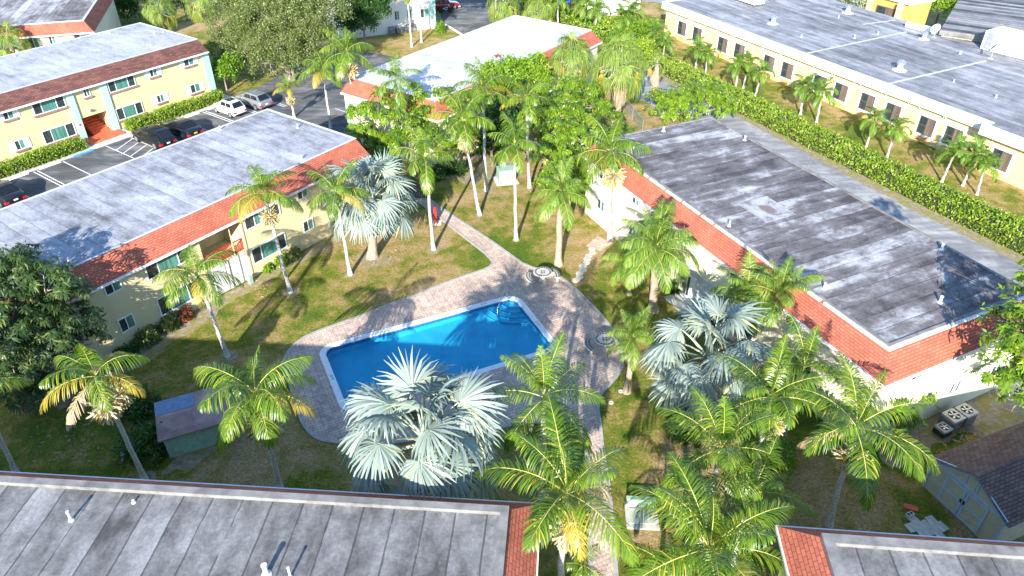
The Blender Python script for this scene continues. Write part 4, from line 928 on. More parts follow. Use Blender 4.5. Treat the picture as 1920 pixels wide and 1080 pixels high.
# ---- frond libraries (mesh data shared by copies)
def lib_pinnate(mats, L, n, ll, lw, drop, ages, **kw):
    out = []
    for i, (e0, bend) in enumerate(ages): out.append(pinnate('frond', 10 * i + len(out), L, n, e0, bend, ll, lw, mats, drop, side=(-1) ** i * 0.05, **kw))
    return out
AGES = [(86, 22), (74, 55), (62, 78), (50, 92), (38, 96), (24, 92), (8, 84), (-8, 72)]
LIB = {}
LIB['king'] = lib_pinnate([MT['frond'], MT['rachis']], 2.7, 48, 0.80, 0.021, (0.35, 1.2), AGES, plum=0.1)
LIB['king_big'] = lib_pinnate([MT['frond'], MT['rachis']], 3.6, 60, 0.86, 0.0225, (0.18, 0.9), [(86, 14), (72, 42), (60, 62), (48, 76), (36, 82), (22, 80), (8, 72), (-8, 60)], vlift=0.3, rw=0.03, plum=0.12)
LIB['king_yellow'] = lib_pinnate([MT['frond_yellow'], MT['rachis']], 2.7, 46, 0.68, 0.02, (0.35, 1.2), AGES, plum=0.15)
LIB['king_dead'] = lib_pinnate([MT['frond_dead'], MT['rachis']], 2.6, 42, 0.6, 0.02, (0.6, 2.2), AGES, plum=0.2)
LIB['feather'] = lib_pinnate([MT['frond_feather'], MT['rachis']], 2.7, 84, 0.72, 0.0165, (0.25, 0.9), [(84, 40), (72, 70), (60, 88), (46, 98), (32, 100), (16, 92), (0, 84), (-14, 70)], plum=0.35, start=0.1)
LIB['manila'] = lib_pinnate([MT['frond_manila'], MT['rachis']], 1.9, 34, 0.58, 0.032, (0.15, 0.7), [(84, 60), (72, 95), (60, 118), (48, 128), (36, 128), (22, 118), (8, 105), (-6, 90)], vlift=0.5)
def lib_fan(mats, ages, **kw):
    return [fan('fan_leaf', 30 + i, e0=e0, bend=b, blade_drop=bd, mats=mats, **kw) for i, (e0, b, bd) in enumerate(ages)]
LIB['bismarck'] = lib_fan([MT['bismarck'], MT['petiole']], [(80, 10, 12), (68, 20, 20), (56, 28, 26), (44, 32, 30), (32, 32, 34), (18, 28, 38), (4, 26, 40), (-12, 24, 40)], pet=2.35, Rr=1.8, nseg=34, spread=255, split=0.52, droop=0.24, cup=0.06, pleat=0.4, pw=0.05, tipw=0.13, fold=-0.25)
LIB['sabal'] = lib_fan([MT['fan_leaf'], MT['petiole']], [(84, 20, 10), (70, 34, 25), (58, 44, 35), (44, 50, 45), (30, 52, 50), (14, 50, 50), (-4, 44, 50), (-25, 35, 45)], pet=1.35, Rr=1.25, nseg=34, spread=230, split=0.35, droop=0.75, cup=0.1, pleat=0.5, pw=0.022, tipw=0.1, fold=0.35)
LIB['sabal_yellow'] = lib_fan([MT['fan_yellow'], MT['petiole']], [(0, 44, 50), (-25, 38, 45), (-45, 28, 30)], pet=1.3, Rr=1.15, nseg=30, spread=200, split=0.3, droop=1.2, cup=0.05, pleat=0.5, pw=0.022, tipw=0.1, fold=0.5)
LIB['sabal_dead'] = lib_fan([MT['fan_dead'], MT['fan_dead']], [(-50, 25, 20), (-62, 18, 12), (-72, 10, 6)], pet=1.0, Rr=1.1, nseg=22, spread=120, split=0.3, droop=1.5, cup=0.0, pleat=0.6, pw=0.02, tipw=0.1, fold=0.6)

def flower_mesh(seed, r=0.42, n=260):
    rng = np.random.default_rng(seed); d_ = nrm(rng.normal(0, 1, (n, 3)) + np.array([0, 0, -0.35])); base = d_ * rng.uniform(0.05, 0.45, (n, 1)) * r
    d2 = nrm(d_ + rng.normal(0, 0.5, (n, 3)) + np.array([0, 0, -0.6]))
    P = np.stack([base, base + d_ * r * 0.5, base + d_ * r * 0.5 + d2 * r * 0.5], 1)
    S = nrm(np.cross(d_, rng.normal(0, 1, (n, 3))))
    return np_mesh('flower_cluster', [strips(P, S, np.array([0.014, 0.028, 0.02]), 0)], MT['flower'])
FLOWERS = [flower_mesh(i) for i in range(3)]

def put(name, me, par, loc, rz=0.0, s=1.0, tiltx=0.0):
    o = bpy.data.objects.new(name, me); link(o, par); o.location = loc; o.rotation_euler = (tiltx, 0, rz); o.scale = (s,) * 3
    return o
def trunk_part(par, top, r0, r1, mat, flare=1.5, bulge=0.0, seed=0):
    rng = random.Random(seed); g = G(); n = 9; pts, rad = [], []
    for i in range(n):
        t = i / (n - 1); bow = 0.05 * math.sin(math.pi * t) * rng.uniform(-1, 1)
        pts.append((top.x * (t ** 0.8) + bow, top.y * (t ** 0.8) - bow * 0.5, top.z * t - (0.06 if i == 0 else 0)))
        rad.append((r0 + (r1 - r0) * t) * (1 + (flare - 1) * max(0, 1 - t * 6)) * (1 + bulge * math.sin(math.pi * t)))
    g.tube(pts, rad, 12); return g.build('trunk', MT[mat], par, True)

def palm(species, B, T, label, cat='palm tree', group='slender palms of the courtyard', size=1.0, nf=13, seed=0, yellow=1, dead=0, flowers=1, lo=1, hi=7, az0=None, shaft=True, name='palm_tree', lib=None, r=0.1, spear=True, elo=None):
    rng = random.Random(seed * 7 + 3); t = thing(name, label, cat, (B.x, B.y, B.z), 0, group); top = T - B; top = Vector((top.x, top.y, top.z))
    L = LIB[lib or species]; ax = top.normalized()
    if species in ('king', 'king_big', 'manila'):
        sh = 0.85 * size if shaft else 0.3; tt = top - ax * sh
        trunk_part(t, tt, r * 1.15, r * 0.9, 'trunk', 1.6, 0.05, seed)
        g = G(); g.tube([tuple(tt - ax * 0.02), tuple(tt + ax * sh * 0.25), tuple(tt + ax * sh * 0.8), tuple(tt + ax * (sh + 0.12))], [r * 0.95, r * 1.25, r * 0.85, r * 0.45], 10); g.build('crownshaft', MT['shaft'], t, True)
    else:
        trunk_part(t, top, r * 1.3, r * 1.15, 'trunk_fibre' if species in ('feather', 'sabal', 'bismarck') else 'trunk', 1.5, 0.0, seed)
    a = rng.uniform(0, 6.28) if az0 is None else az0
    for i in range(nf):
        k = lo + (hi - lo) * i / max(1, nf - 1); idx = min(len(L) - 1, int(k + rng.random() * 0.999)); a += 2.39996 + rng.uniform(-0.25, 0.25)
        src = L; nm = 'frond'
        if species in ('king', 'king_big') and i >= nf - dead: src = LIB['king_dead']
        elif species in ('king', 'king_big') and i >= nf - dead - yellow: src = LIB['king_yellow']
        if species in ('sabal', 'bismarck'): nm = 'fan_leaf'
        if src is LIB.get('king_yellow'): idx = min(idx, 5)
        q = put(nm, src[min(idx, len(src) - 1)], t, top + ax * (0.12 - 0.02 * i) * size, a, size * rng.uniform(0.88, 1.06), rng.uniform(-0.12, 0.12) * (3.2 if species == 'bismarck' else 1))
        if src is LIB.get('king_dead'): q['label'] = 'withered brown frond'
        elif src is LIB.get('king_yellow'): q['label'] = 'yellowing frond'
    if spear and species not in ('sabal',): put('frond' if species != 'bismarck' else 'fan_leaf', L[0], t, top + ax * 0.1, rng.uniform(0, 6.28), size * 0.8)
    for i in range(flowers):
        q = rng.uniform(0, 6.28) if i else -1.3
        put('flower_cluster', FLOWERS[(seed + i) % 3], t, top - ax * (1.15 * size) + Vector((math.cos(q) * 0.42, math.sin(q) * 0.42, -0.25)), rng.uniform(0, 6), size * rng.uniform(1.25, 1.5))
    return t
def king(base, crown, label, **kw):
    B, T = stand(base, crown); return palm(kw.pop('species', 'king'), B, T, label, **kw)
def king_at(crown, z, label, lean=(0, 0), **kw):
    T = AT(crown[0], crown[1], z); B = Vector((T.x + lean[0], T.y + lean[1], 0)); return palm(kw.pop('species', 'king'), B, T, label, **kw)

# courtyard slender palms
king((427, 668), (370, 516), 'slender palm with pale trunk leaning over the lawn beside the long block entrance', seed=1, size=1.0, nf=11, yellow=2, flowers=0, lo=2)
king((545, 548), (495, 362), 'tall slender palm with yellow fruit before the lower windows of the long pale block', seed=2, size=0.95, nf=11, yellow=1, flowers=1)
king((657, 515), (630, 362), 'slender palm standing just left of the silver fan palm on the lawn', seed=3, size=0.9, nf=11, yellow=1, flowers=0)
king((813, 468), (798, 297), 'slender white trunked palm on the lawn beside the red post and walkway', seed=4, size=0.95, nf=11, yellow=1, flowers=0)
king((900, 403), (868, 226), 'tall slender palm left of the green utility box, with flower bunch under its crown', seed=5, size=1.05, nf=12, yellow=0, flowers=1)
king((912, 358), (905, 168), 'tall slender palm behind the green utility box, crown against the white roof', seed=6, size=1.1, nf=13, yellow=1, flowers=0)
king((968, 450), (965, 272), 'slender palm with thin white trunk on the lawn right of the walkway', seed=7, size=0.92, nf=12, yellow=0, flowers=0)
king((993, 352), (987, 186), 'slender palm among the bright umbrella trees with one yellow frond', seed=8, size=0.95, nf=11, yellow=2, flowers=0)
king((1144, 450), (1145, 285), 'stout royal palm at the far corner of the coral skirted building', seed=9, size=1.2, nf=14, yellow=0, flowers=1, r=0.14)
king((273, 900), (181, 706), 'palm at lower left with withered pinkish fronds and bushy fruit, behind the parapet', seed=10, size=1.0, nf=9, yellow=3, dead=2, flowers=2, lo=2)
king((525, 915), (480, 738), 'lush palm right of the pump shed with hanging flower bunch', seed=11, size=1.18, nf=12, yellow=1, flowers=2, lo=2)
king((30, 888), (-40, 735), 'palm at left picture edge of which mostly the trunk shows', seed=12, size=0.95, nf=9, yellow=1, dead=2, flowers=0)
king((620, 240), (606, 132), 'slender palm on the parking edge left of the red skirted white roof', seed=13, size=1.0, nf=11, yellow=1, flowers=0)
king((552, 220), (541, 165), 'short yellowing palm at the end of the parked cars', seed=14, size=0.72, nf=8, yellow=4, flowers=1)
king_at((650, 98), 8.2, 'tall palm with cream flower bunches against the left end of the white roof', seed=15, size=1.05, nf=12, flowers=2, yellow=0)
king_at((741, 150), 7.6, 'palm throwing its shadow on the bright white roof', seed=16, size=0.95, nf=10, flowers=0, yellow=0)
king((772, 88), (764, -6), 'thin palm on the brown grass in front of the white block, left of two', seed=17, size=0.7, nf=9, flowers=0, dead=2, yellow=0)
king((790, 80), (786, -12), 'thin palm on the brown grass in front of the white block, right of two', seed=18, size=0.7, nf=9, flowers=0, dead=1, yellow=0)
# foreground palms near the camera
FG = 'big palms in the foreground'
king_at((1062, 925), 6.6, 'large yellow ribbed palm over the paver walk beside the red shingled roof corner', (-0.1, -0.5), species='king_big', seed=20, size=1.05, nf=12, yellow=3, flowers=2, group=FG, r=0.13, az0=0.4)
king_at((1020, 745), 6.2, 'palm with bright green crownshaft between the silver palm and the walk', (0.05, -0.3), species='king_big', seed=21, size=0.85, nf=10, yellow=0, flowers=0, group=FG, r=0.12)
king_at((1352, 842), 5.8, 'palm in the dense clump left of the cream flower spray, right of the narrow lawn', (0, -0.2), species='king_big', seed=22, size=0.85, nf=13, yellow=0, flowers=0, group=FG, r=0.12)
king_at((1330, 1028), 6.2, 'nearest big palm at the bottom edge, left of the bottom right roof corner', (0, -0.4), species='king_big', seed=23, size=1.05, nf=13, yellow=1, flowers=0, group=FG, r=0.13)
king_at((1444, 745), 6.0, 'palm behind the cream flower spray in the right hand clump', (0.3, -0.4), species='king_big', seed=24, size=0.85, nf=12, yellow=0, flowers=2, group=FG, r=0.12)
king_at((1508, 688), 5.0, 'younger palm with single tall upright frond against the coral skirt', (0, 0), species='king_big', seed=25, size=0.75, nf=8, yellow=0, flowers=0, group=FG, r=0.1)
king((1555, 985), (1605, 802), 'big spreading palm with round fruit bunch left of the garden shed', species='king_big', seed=26, size=0.98, nf=12, yellow=0, dead=1, flowers=2, group=FG, r=0.11, lo=2)
king_at((1410, 925), 4.6, 'low palm filling the gap between the nearest palm and the one by the shed', (0, 0), species='king_big', seed=27, size=0.78, nf=9, yellow=0, flowers=0, group=FG, r=0.1)
king_at((1260, 1075), 3.6, 'low palm beside the paver walk at the bottom edge', (0, 0), species='king_big', seed=28, size=0.7, nf=8, yellow=0, flowers=0, group=FG, r=0.1)
king_at((1090, 1060), 2.2, 'small young palm at the foot of the yellow ribbed palm', (0, 0), species='king', seed=29, size=0.5, nf=7, yellow=0, flowers=0, group=FG, r=0.07)
# feathery palms
FT = 'feathery date palms'
def feather(base, crown, label, **kw):
    B, T = stand(base, crown); return palm('feather', B, T, label, group=FT, flowers=0, yellow=0, shaft=False, **kw)
feather((1047, 497), (1052, 362), 'feathery palm with thick trunk behind the first concrete table', seed=31, size=0.95, nf=18, r=0.17, lo=0)
feather((1225, 582), (1230, 466), 'broad feathery palm with shaggy brown trunk between pool deck and entrance door', seed=32, size=1.22, nf=20, r=0.2, lo=0)
feather((1180, 552), (1177, 492), 'small feathery palm beside the shaggy trunked one, over the stepping stones', seed=33, size=0.8, nf=12, r=0.1, lo=1)
feather((1175, 735), (1187, 632), 'small feathery palm leaning over the second concrete table', seed=34, size=0.72, nf=13, r=0.13, lo=0, )
T = AT(1398, 552, 4.3); palm('feather', Vector((T.x, T.y, 0)), T, 'dense feathery palm by the wall just right of the blue white entrance screen', group=FT, flowers=0, seed=35, size=0.9, nf=16, r=0.14, lo=0)
T = AT(1462, 556, 4.8); palm('feather', Vector((T.x, T.y, 0)), T, 'feathery palm brushing the coral skirt under the dark roof', group=FT, flowers=0, seed=36, size=0.95, nf=18, r=0.14, lo=0)
T = AT(1085, 300, 5.0)
# silver fan palms
SV = 'silver fan palms'
B, T = stand((698, 482), (697, 385)); palm('bismarck', B, T + Vector((0, 0, 0.4)), 'silver fan palm with stout trunk on the lawn left of the walkway', group=SV, flowers=0, seed=44, size=0.98, nf=32, r=0.24, lo=0, hi=6)
T = AT(795, 822, 6.4); palm('bismarck', Vector((T.x + 0.15, T.y + 0.1, 0)), T, 'huge silver white fan palm in front of the pool near the parapet', group=SV, flowers=0, seed=42, size=1.02, nf=30, r=0.24, lo=0, hi=7)
T = AT(1325, 668, 4.0); palm('bismarck', Vector((T.x, T.y - 0.2, 0)), T, 'silver blue fan palm half in shade between the walk and the coral skirted building', group=SV, flowers=0, seed=43, size=0.98, nf=24, r=0.24, lo=0, hi=7)

def sabal(base_or_T, label, seed, size, nf=26, dead=6, yellow=6, B=None, r=0.18, live=True):
    T = base_or_T; B = B or Vector((T.x, T.y, 0)); rng = random.Random(seed)
    t = palm('sabal', B, T, label, group='shaggy fan palms', flowers=0, seed=seed, size=size, nf=nf if live else 4, r=r, lo=0, hi=6.4)
    top = T - B
    for i in range(yellow): put('fan_leaf', LIB['sabal_yellow'][i % 3], t, top - Vector((0, 0, 0.1)), rng.uniform(0, 6.28), size * rng.uniform(0.85, 1.05))['label'] = 'yellowing fan leaf'
    for i in range(dead): put('fan_leaf', LIB['sabal_dead'][i % 3], t, top - Vector((0, 0, 0.25 + 0.5 * rng.random())), rng.uniform(0, 6.28), size * rng.uniform(0.85, 1.1))['label'] = 'dead hanging fan leaf'
    return t
B, T = stand((1160, 240), (1160, 122)); sabal(T, 'biggest shaggy fan palm with orange skirt, right of the white roof end', 51, 1.5, 34, 12, 16, B, 0.24)
T = AT(1072, 108, 5.6); sabal(T, 'shaggy fan palm hiding the front skirt of the white roofed block', 52, 1.25, 32, 6, 10)
B, T = stand((1230, 188), (1232, 118)); t = sabal(T, 'dying fan palm with long brown skirt beside the alley', 53, 0.75, 4, 10, 2, B, 0.2)
for i in range(14): put('fan_leaf', LIB['sabal_dead'][2], t, T - B - Vector((0, 0, 0.3 + i * 0.14)), i * 2.4, 0.75)
T = AT(298, 22, 2.6); sabal(T, 'yellow green fan palm behind the roof of the yellow block', 54, 1.25, 26, 8, 10)
T = AT(18, 80, 4.6); sabal(T, 'fan palm in front of the orange red skirt at the left edge', 55, 1.15, 24, 4, 2)
T = AT(372, -2, 5.0); sabal(T, 'fan palm with leaning trunk left of the grey green tree', 56, 1.25, 24, 6, 8, Vector((T.x + 1.0, T.y + 1.0, 0)))
T = AT(943, 8, 2.4); sabal(T, 'bushy fan palm left of two behind the bright white roof', 57, 1.35, 26, 6, 8)
T = AT(1012, 22, 2.4); sabal(T, 'bushy fan palm right of two behind the bright white roof', 58, 1.35, 28, 4, 3)

# small palms along the orange building, first one built then copied with all its fronds
MG = 'little palms along the orange building'
mp0 = palm('manila', Vector((0, 0, 0)), Vector((0.12, 0.05, 2.9)), 'x', group=MG, seed=61, size=0.95, nf=13, flowers=0, r=0.09, lo=0)
mp1 = palm('manila', Vector((0, 0, 0)), Vector((-0.25, 0.1, 2.7)), 'x', group=MG, seed=62, size=0.92, nf=12, flowers=0, r=0.085, lo=0)
spots = [((1231, 66), 'left palm of the pair nearest the far corner of the orange building'), ((1246, 80), 'right palm of the pair nearest the far corner of the orange building'), ((1309, 92), 'left palm of the pair beside the third orange building window'), ((1330, 98), 'right palm of the pair beside the third orange building window'),
         ((1386, 128), 'left palm of the group of three by the hedge'), ((1424, 135), 'right palm of the group of three by the hedge'), ((1402, 118), 'middle palm of the group of three by the hedge'), ((1513, 164), 'left palm of the pair opposite the near turbine vent'), ((1544, 178), 'right palm of the pair opposite the near turbine vent'),
         ((1640, 222), 'left palm of the pair with light trunks halfway along the hedge'), ((1680, 240), 'right palm of the pair with light trunks halfway along the hedge'), ((1787, 283), 'left palm of the three at the right end of the hedge'), ((1828, 290), 'middle palm of the three at the right end of the hedge'), ((1856, 306), 'right palm of the three at the right end of the hedge'),
         ((1100, 12), 'left palm of the two in front of the sandy patch at the top'), ((1116, 16), 'right palm of the two in front of the sandy patch at the top'), ((1165, 30), 'left palm of the two beside the small white building'), ((1190, 22), 'right palm of the two beside the small white building'), ((1048, 2), 'little palm at the top edge above the far hedge')]
for i, (p, lb) in enumerate(spots):
    T = AT(p[0], p[1], 2.8 if i < 14 else 3.6); sc = 1.0 if i < 14 else 1.25; rz = i * 1.9
    if i < 2:
        o = (mp0, mp1)[i]; o.location = (T.x, T.y, 0); o.rotation_euler = (0, 0, rz); o['label'] = lb
    else: dup((mp0, mp1)[i % 2], (T.x, T.y, 0), rz, lb, MG, sc * (0.92 + 0.16 * ((i * 37) % 10) / 10))

# ---------------------------------------------------------------- broadleaf trees
def leaf_cloud(rng, centres, n, spread, L, W_, up=0.5):
    i = rng.integers(0, len(centres), n); c = centres[i] + rng.normal(0, spread, (n, 3))
    d_ = nrm(rng.normal(0, 1, (n, 3)) + np.array([0, 0, -0.15])); nn = nrm(rng.normal(0, 1, (n, 3)) + np.array([0, 0, up * 2]))
    S = nrm(np.cross(d_, nn)); ln = L * rng.uniform(0.7, 1.3, (n, 1))
    P = np.stack([c, c + d_ * ln * 0.5, c + d_ * ln - np.array([0, 0, 0.12]) * ln], 1)
    return strips(P, S, np.array([W_ * 0.25, W_, W_ * 0.12]), 0)
def whorls(rng, c, ax, k, L, W_, dr=0.55):
    n = len(c); a = rng.uniform(0, 6.28, (n, 1)) + np.arange(k)[None, :] * 2 * math.pi / k + rng.normal(0, 0.12, (n, k))
    ref = nrm(np.cross(ax, np.array([0.3, 0.8, 0.1]))); r2 = np.cross(ax, ref)
    rad = np.cos(a)[..., None] * ref[:, None, :] + np.sin(a)[..., None] * r2[:, None, :]
    d1 = nrm(rad + ax[:, None, :] * 0.35); down = np.array([0, 0, -1.0])
    d2 = nrm(rad + down * dr * rng.uniform(0.6, 1.5, (n, k, 1))); ln = L * rng.uniform(0.8, 1.15, (n, k, 1)); c3 = np.repeat(c[:, None, :], k, 1)
    P = np.stack([c3 + d1 * ln * 0.12, c3 + d1 * ln * 0.45, c3 + d1 * ln * 0.45 + d2 * ln * 0.6], 2).reshape(n * k, 3, 3)
    S = nrm(np.cross(np.repeat(ax[:, None, :], k, 1), rad)).reshape(n * k, 3)
    return strips(P, S, np.array([W_ * 0.3, W_, W_ * 0.2]), 0)
def shell(rng, blobs, dens, inner=0.55, up=0.25, hole=0.0):
    C_, A_ = [], []
    for (cx, cy, cz, rx, ry, rz) in blobs:
        n = max(6, int(dens * (rx * ry + rx * rz + ry * rz) / 3)); d_ = nrm(rng.normal(0, 1, (n, 3)))
        d_[:, 2] = np.where(d_[:, 2] < -0.45, -d_[:, 2], d_[:, 2]); q = inner + (1 - inner) * rng.uniform(0, 1, (n, 1)) ** 0.5
        p = np.array([cx, cy, cz]) + d_ * q * np.array([rx, ry, rz]) * (1 + 0.14 * np.sin(d_[:, :1] * 5 + cx) * np.cos(d_[:, 1:2] * 6 + cy))
        C_.append(p); A_.append(nrm(d_ + np.array([0, 0, up * 3])))
    c, a = np.concatenate(C_), np.concatenate(A_)
    if hole > 0:
        keep = np.array([noise.noise(Vector(p) * 0.9) > -0.5 + hole for p in c]); c, a = c[keep], a[keep]
    return c, a
def tree(B, blobs, label, kind, mat, seed, cat='tree', name='broadleaf_tree', group=None, tr=0.14, stems=1, dens=None, bark='bark', L=None, extra=None):
    """B base point; blobs in world coordinates; trunk and limbs run up into every blob"""
    rng = np.random.default_rng(seed); t = thing(name, label, cat, (B.x, B.y, 0), 0, group); loc = [(b[0] - B.x, b[1] - B.y) + tuple(b[2:]) for b in blobs]
    g = G(); zf = min(b[2] - b[5] * 0.6 for b in loc); zf = max(0.5, zf)
    for s_ in range(stems):
        ox = 0.25 * math.cos(s_ * 2.4) * (stems > 1); oy = 0.25 * math.sin(s_ * 2.4) * (stems > 1)
        g.tube([(ox, oy, -0.1), (ox * 1.2, oy * 1.2, zf * 0.5), (ox * 1.6, oy * 1.6, zf)], [tr * 1.3, tr, tr * 0.85], 9)
    for b in loc:
        k = rng.integers(0, stems); p0 = Vector((0.4 * math.cos(k * 2.4) * (stems > 1), 0.4 * math.sin(k * 2.4) * (stems > 1), zf * 0.95)); p2 = Vector(b[:3]); p1 = p0.lerp(p2, 0.5) + Vector((0, 0, 0.2))
        g.tube([p0, p1, p2], [tr * 0.7, tr * 0.45, tr * 0.2], 6)
        for j in range(5):
            d_ = nrm(rng.normal(0, 1, 3) + np.array([0, 0, 0.4])); p3 = p2 + Vector((d_[0] * b[3], d_[1] * b[4], d_[2] * b[5])) * 0.85
            g.tube([p1.lerp(p2, 0.4 + 0.1 * j), p2.lerp(p3, 0.5), p3], [tr * 0.3, tr * 0.2, tr * 0.08], 5)
    g.build('trunk', MT[bark], t, True)
    if kind == 'umbrella':
        c, a = shell(rng, loc, dens or 46, 0.4, 0.3, 0.26); ch = [whorls(rng, c, a, 11, L or 0.38, 0.052, 0.85)]
        c2 = c[::2] * 0.0 + c[::2]; ch.append(leaf_cloud(rng, c2, len(c) * 3, 0.16, 0.28, 0.055))
    elif kind == 'fine':
        c, a = shell(rng, loc, dens or 60, 0.5, 0.3, 0.25); ch = [leaf_cloud(rng, c, len(c) * 46, 0.26, L or 0.2, 0.045)]
    else:
        c, a = shell(rng, loc, dens or 60, 0.5, 0.3, 0.18); ch = [leaf_cloud(rng, c, len(c) * 16, 0.2, L or 0.26, 0.075)]
    put('crown', np_mesh('crown', ch, MT[mat]), t, (0, 0, 0))
    if extra:
        e = AT(*extra[:3]) - B; cc = np.array([[e.x, e.y, e.z]]); put('leaf_tuft', np_mesh('leaf_tuft', [whorls(rng, cc, np.array([[0, 0, 1.0]]), 11, 0.7, 0.09, 0.2), whorls(rng, cc, np.array([[0.1, 0, 1.0]]), 7, 0.5, 0.08, -0.6)], MT['red_leaf']), t, (0, 0, 0))
    return t
def blobs(*specs):
    """specs: px, py, z, horizontal radius, vertical radius"""
    out = []
    for p in specs:
        c = AT(p[0], p[1], p[2]); out.append((c.x, c.y, c.z, p[3], p[3], p[4] if len(p) > 4 else p[3] * 0.8))
    return out
UM = 'bright umbrella trees in the middle'
def utree(basep, specs, label, seed, mat='umbrella_leaf', **kw):
    b = blobs(*specs); cx = sum(q[0] for q in b) / len(b); cy = sum(q[1] for q in b) / len(b)
    return tree(Vector((cx, cy - 0.2, 0)) if basep is None else AT(*basep), b, label, kw.pop('kind', 'umbrella'), mat, seed, group=kw.pop('group', UM), **kw)
utree(None, [(690, 205, 5.2, 1.0), (712, 180, 5.6, 1.0), (728, 222, 4.6, 1.2), (690, 240, 4.2, 1.0), (715, 265, 3.2, 1.2), (680, 258, 3.3, 0.9)], 'umbrella tree at the left corner of the white roofed block, against its wall', 71, stems=3)
utree(None, [(755, 200, 5.2, 1.4), (770, 240, 4.3, 1.4), (745, 262, 3.4, 1.2), (790, 215, 4.8, 1.2), (800, 255, 3.6, 1.3)], 'umbrella tree above the silver palm in the middle of the thicket', 72, stems=3)
utree(None, [(783, 165, 6.6, 0.8), (793, 185, 5.6, 0.8)], 'thin umbrella tree rising above the thicket in front of the white roof', 73, tr=0.07)
utree(None, [(830, 180, 5.5, 1.2), (850, 205, 5.0, 1.3), (825, 230, 4.2, 1.4), (860, 240, 3.6, 1.3), (875, 180, 5.2, 1.1)], 'umbrella tree with darker crown right of the thin one', 74, stems=2, dens=30)
utree(None, [(925, 140, 6.0, 1.3), (950, 150, 5.6, 1.3), (930, 170, 4.8, 1.3), (955, 130, 6.2, 1.1)], 'tree with reddish tip tufts against the white roof', 75, mat='bright_leaf', kind='broad', extra=(934, 106, 6.9))
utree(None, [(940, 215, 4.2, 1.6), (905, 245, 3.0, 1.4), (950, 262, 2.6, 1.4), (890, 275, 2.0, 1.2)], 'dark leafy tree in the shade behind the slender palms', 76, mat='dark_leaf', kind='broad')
utree(None, [(1010, 180, 5.2, 1.3), (1040, 165, 5.4, 1.3), (1000, 215, 4.6, 1.4), (1030, 210, 4.6, 1.3), (975, 205, 4.4, 1.0)], 'bright umbrella tree below the palm with the yellow frond', 77, stems=3)
utree(None, [(1075, 165, 5.4, 1.3), (1060, 190, 5.0, 1.3), (1090, 200, 4.6, 1.3), (1110, 170, 5.0, 1.0), (1130, 200, 4.2, 0.9)], 'bright umbrella tree below the shaggy fan palms', 78, stems=3)
utree(None, [(1040, 250, 4.4, 1.5), (1075, 250, 4.2, 1.4), (1060, 285, 3.4, 1.4), (1095, 270, 3.4, 1.2), (1020, 285, 3.4, 1.2)], 'umbrella tree with forked pale branches left of the royal palm', 79, stems=4, bark='trunk')
utree(None, [(1150, 225, 3.4, 1.0), (1165, 245, 2.8, 0.9), (1140, 255, 2.6, 1.0)], 'umbrella tree beside the fence behind the royal palm', 80, stems=2)
utree(None, [(1060, 330, 2.6, 1.5), (1040, 345, 2.0, 1.4), (1090, 325, 2.4, 1.3), (1085, 350, 1.6, 1.2)], 'bushy tree low beside the cream wall corner', 81, mat='bright_leaf', kind='broad')
utree(None, [(1245, 195, 2.0, 1.9, 1.7), (1285, 190, 2.4, 2.2, 1.9), (1330, 188, 2.2, 2.0, 1.7), (1358, 200, 1.6, 1.5, 1.2), (1265, 212, 1.4, 1.6, 1.3)], 'wide bright bush at the far edge of the dark roof beside the alley', 82, mat='umbrella_leaf', group=None, dens=40)
utree(None, [(670, 215, 4.4, 1.1), (665, 245, 3.4, 1.1), (700, 280, 2.4, 1.2), (735, 285, 2.2, 1.2), (680, 285, 1.8, 1.0)], 'low umbrella shrub at the foot of the cream wall corner behind the long block', 101, stems=2)
utree(None, [(880, 215, 4.4, 1.3), (905, 200, 4.6, 1.2), (870, 265, 2.8, 1.2), (840, 275, 2.4, 1.2), (815, 215, 4.6, 1.2)], 'umbrella tree filling the gap between two slender palms', 102, stems=2)
utree(None, [(1000, 250, 3.6, 1.3), (985, 235, 3.8, 1.1), (1110, 235, 3.6, 1.1), (1075, 215, 4.4, 1.3), (1050, 215, 4.6, 1.2), (1125, 215, 3.8, 1.0)], 'wide bright umbrella tree in front of the shaggy fan palms', 103, stems=4)
utree(None, [(985, 130, 5.4, 1.1), (1005, 120, 5.2, 1.0), (1015, 145, 4.8, 1.1), (970, 150, 5.2, 1.0)], 'leafy tree covering the near corner of the white roof', 104, mat='bright_leaf', kind='broad')
# left big dark tree
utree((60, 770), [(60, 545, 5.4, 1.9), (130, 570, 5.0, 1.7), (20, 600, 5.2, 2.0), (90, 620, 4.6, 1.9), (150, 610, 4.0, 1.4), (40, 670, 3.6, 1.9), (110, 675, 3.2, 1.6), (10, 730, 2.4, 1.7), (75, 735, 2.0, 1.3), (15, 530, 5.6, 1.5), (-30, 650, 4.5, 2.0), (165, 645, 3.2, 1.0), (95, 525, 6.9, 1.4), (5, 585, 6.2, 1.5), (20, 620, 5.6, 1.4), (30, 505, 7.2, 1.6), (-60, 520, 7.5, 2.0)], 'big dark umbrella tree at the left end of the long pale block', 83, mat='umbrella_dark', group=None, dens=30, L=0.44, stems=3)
# right edge tree
utree((1990, 760), [(1895, 605, 8.2, 0.95), (1868, 600, 7.6, 0.75), (1920, 560, 8.8, 1.0), (1885, 660, 7.2, 1.0), (1930, 640, 8.0, 1.2), (1868, 700, 6.0, 0.8), (1908, 715, 6.0, 1.0), (1955, 690, 7.0, 1.3), (1935, 505, 9.6, 0.9), (1985, 560, 9.4, 1.5), (1905, 755, 4.4, 0.7), (2040, 600, 9.0, 1.8), (2070, 680, 8.0, 1.8), (2010, 500, 10.2, 1.3)], 'bright umbrella tree at the right edge by the end wall of the dark roofed block', 84, group=None, dens=34, L=0.36, stems=3)
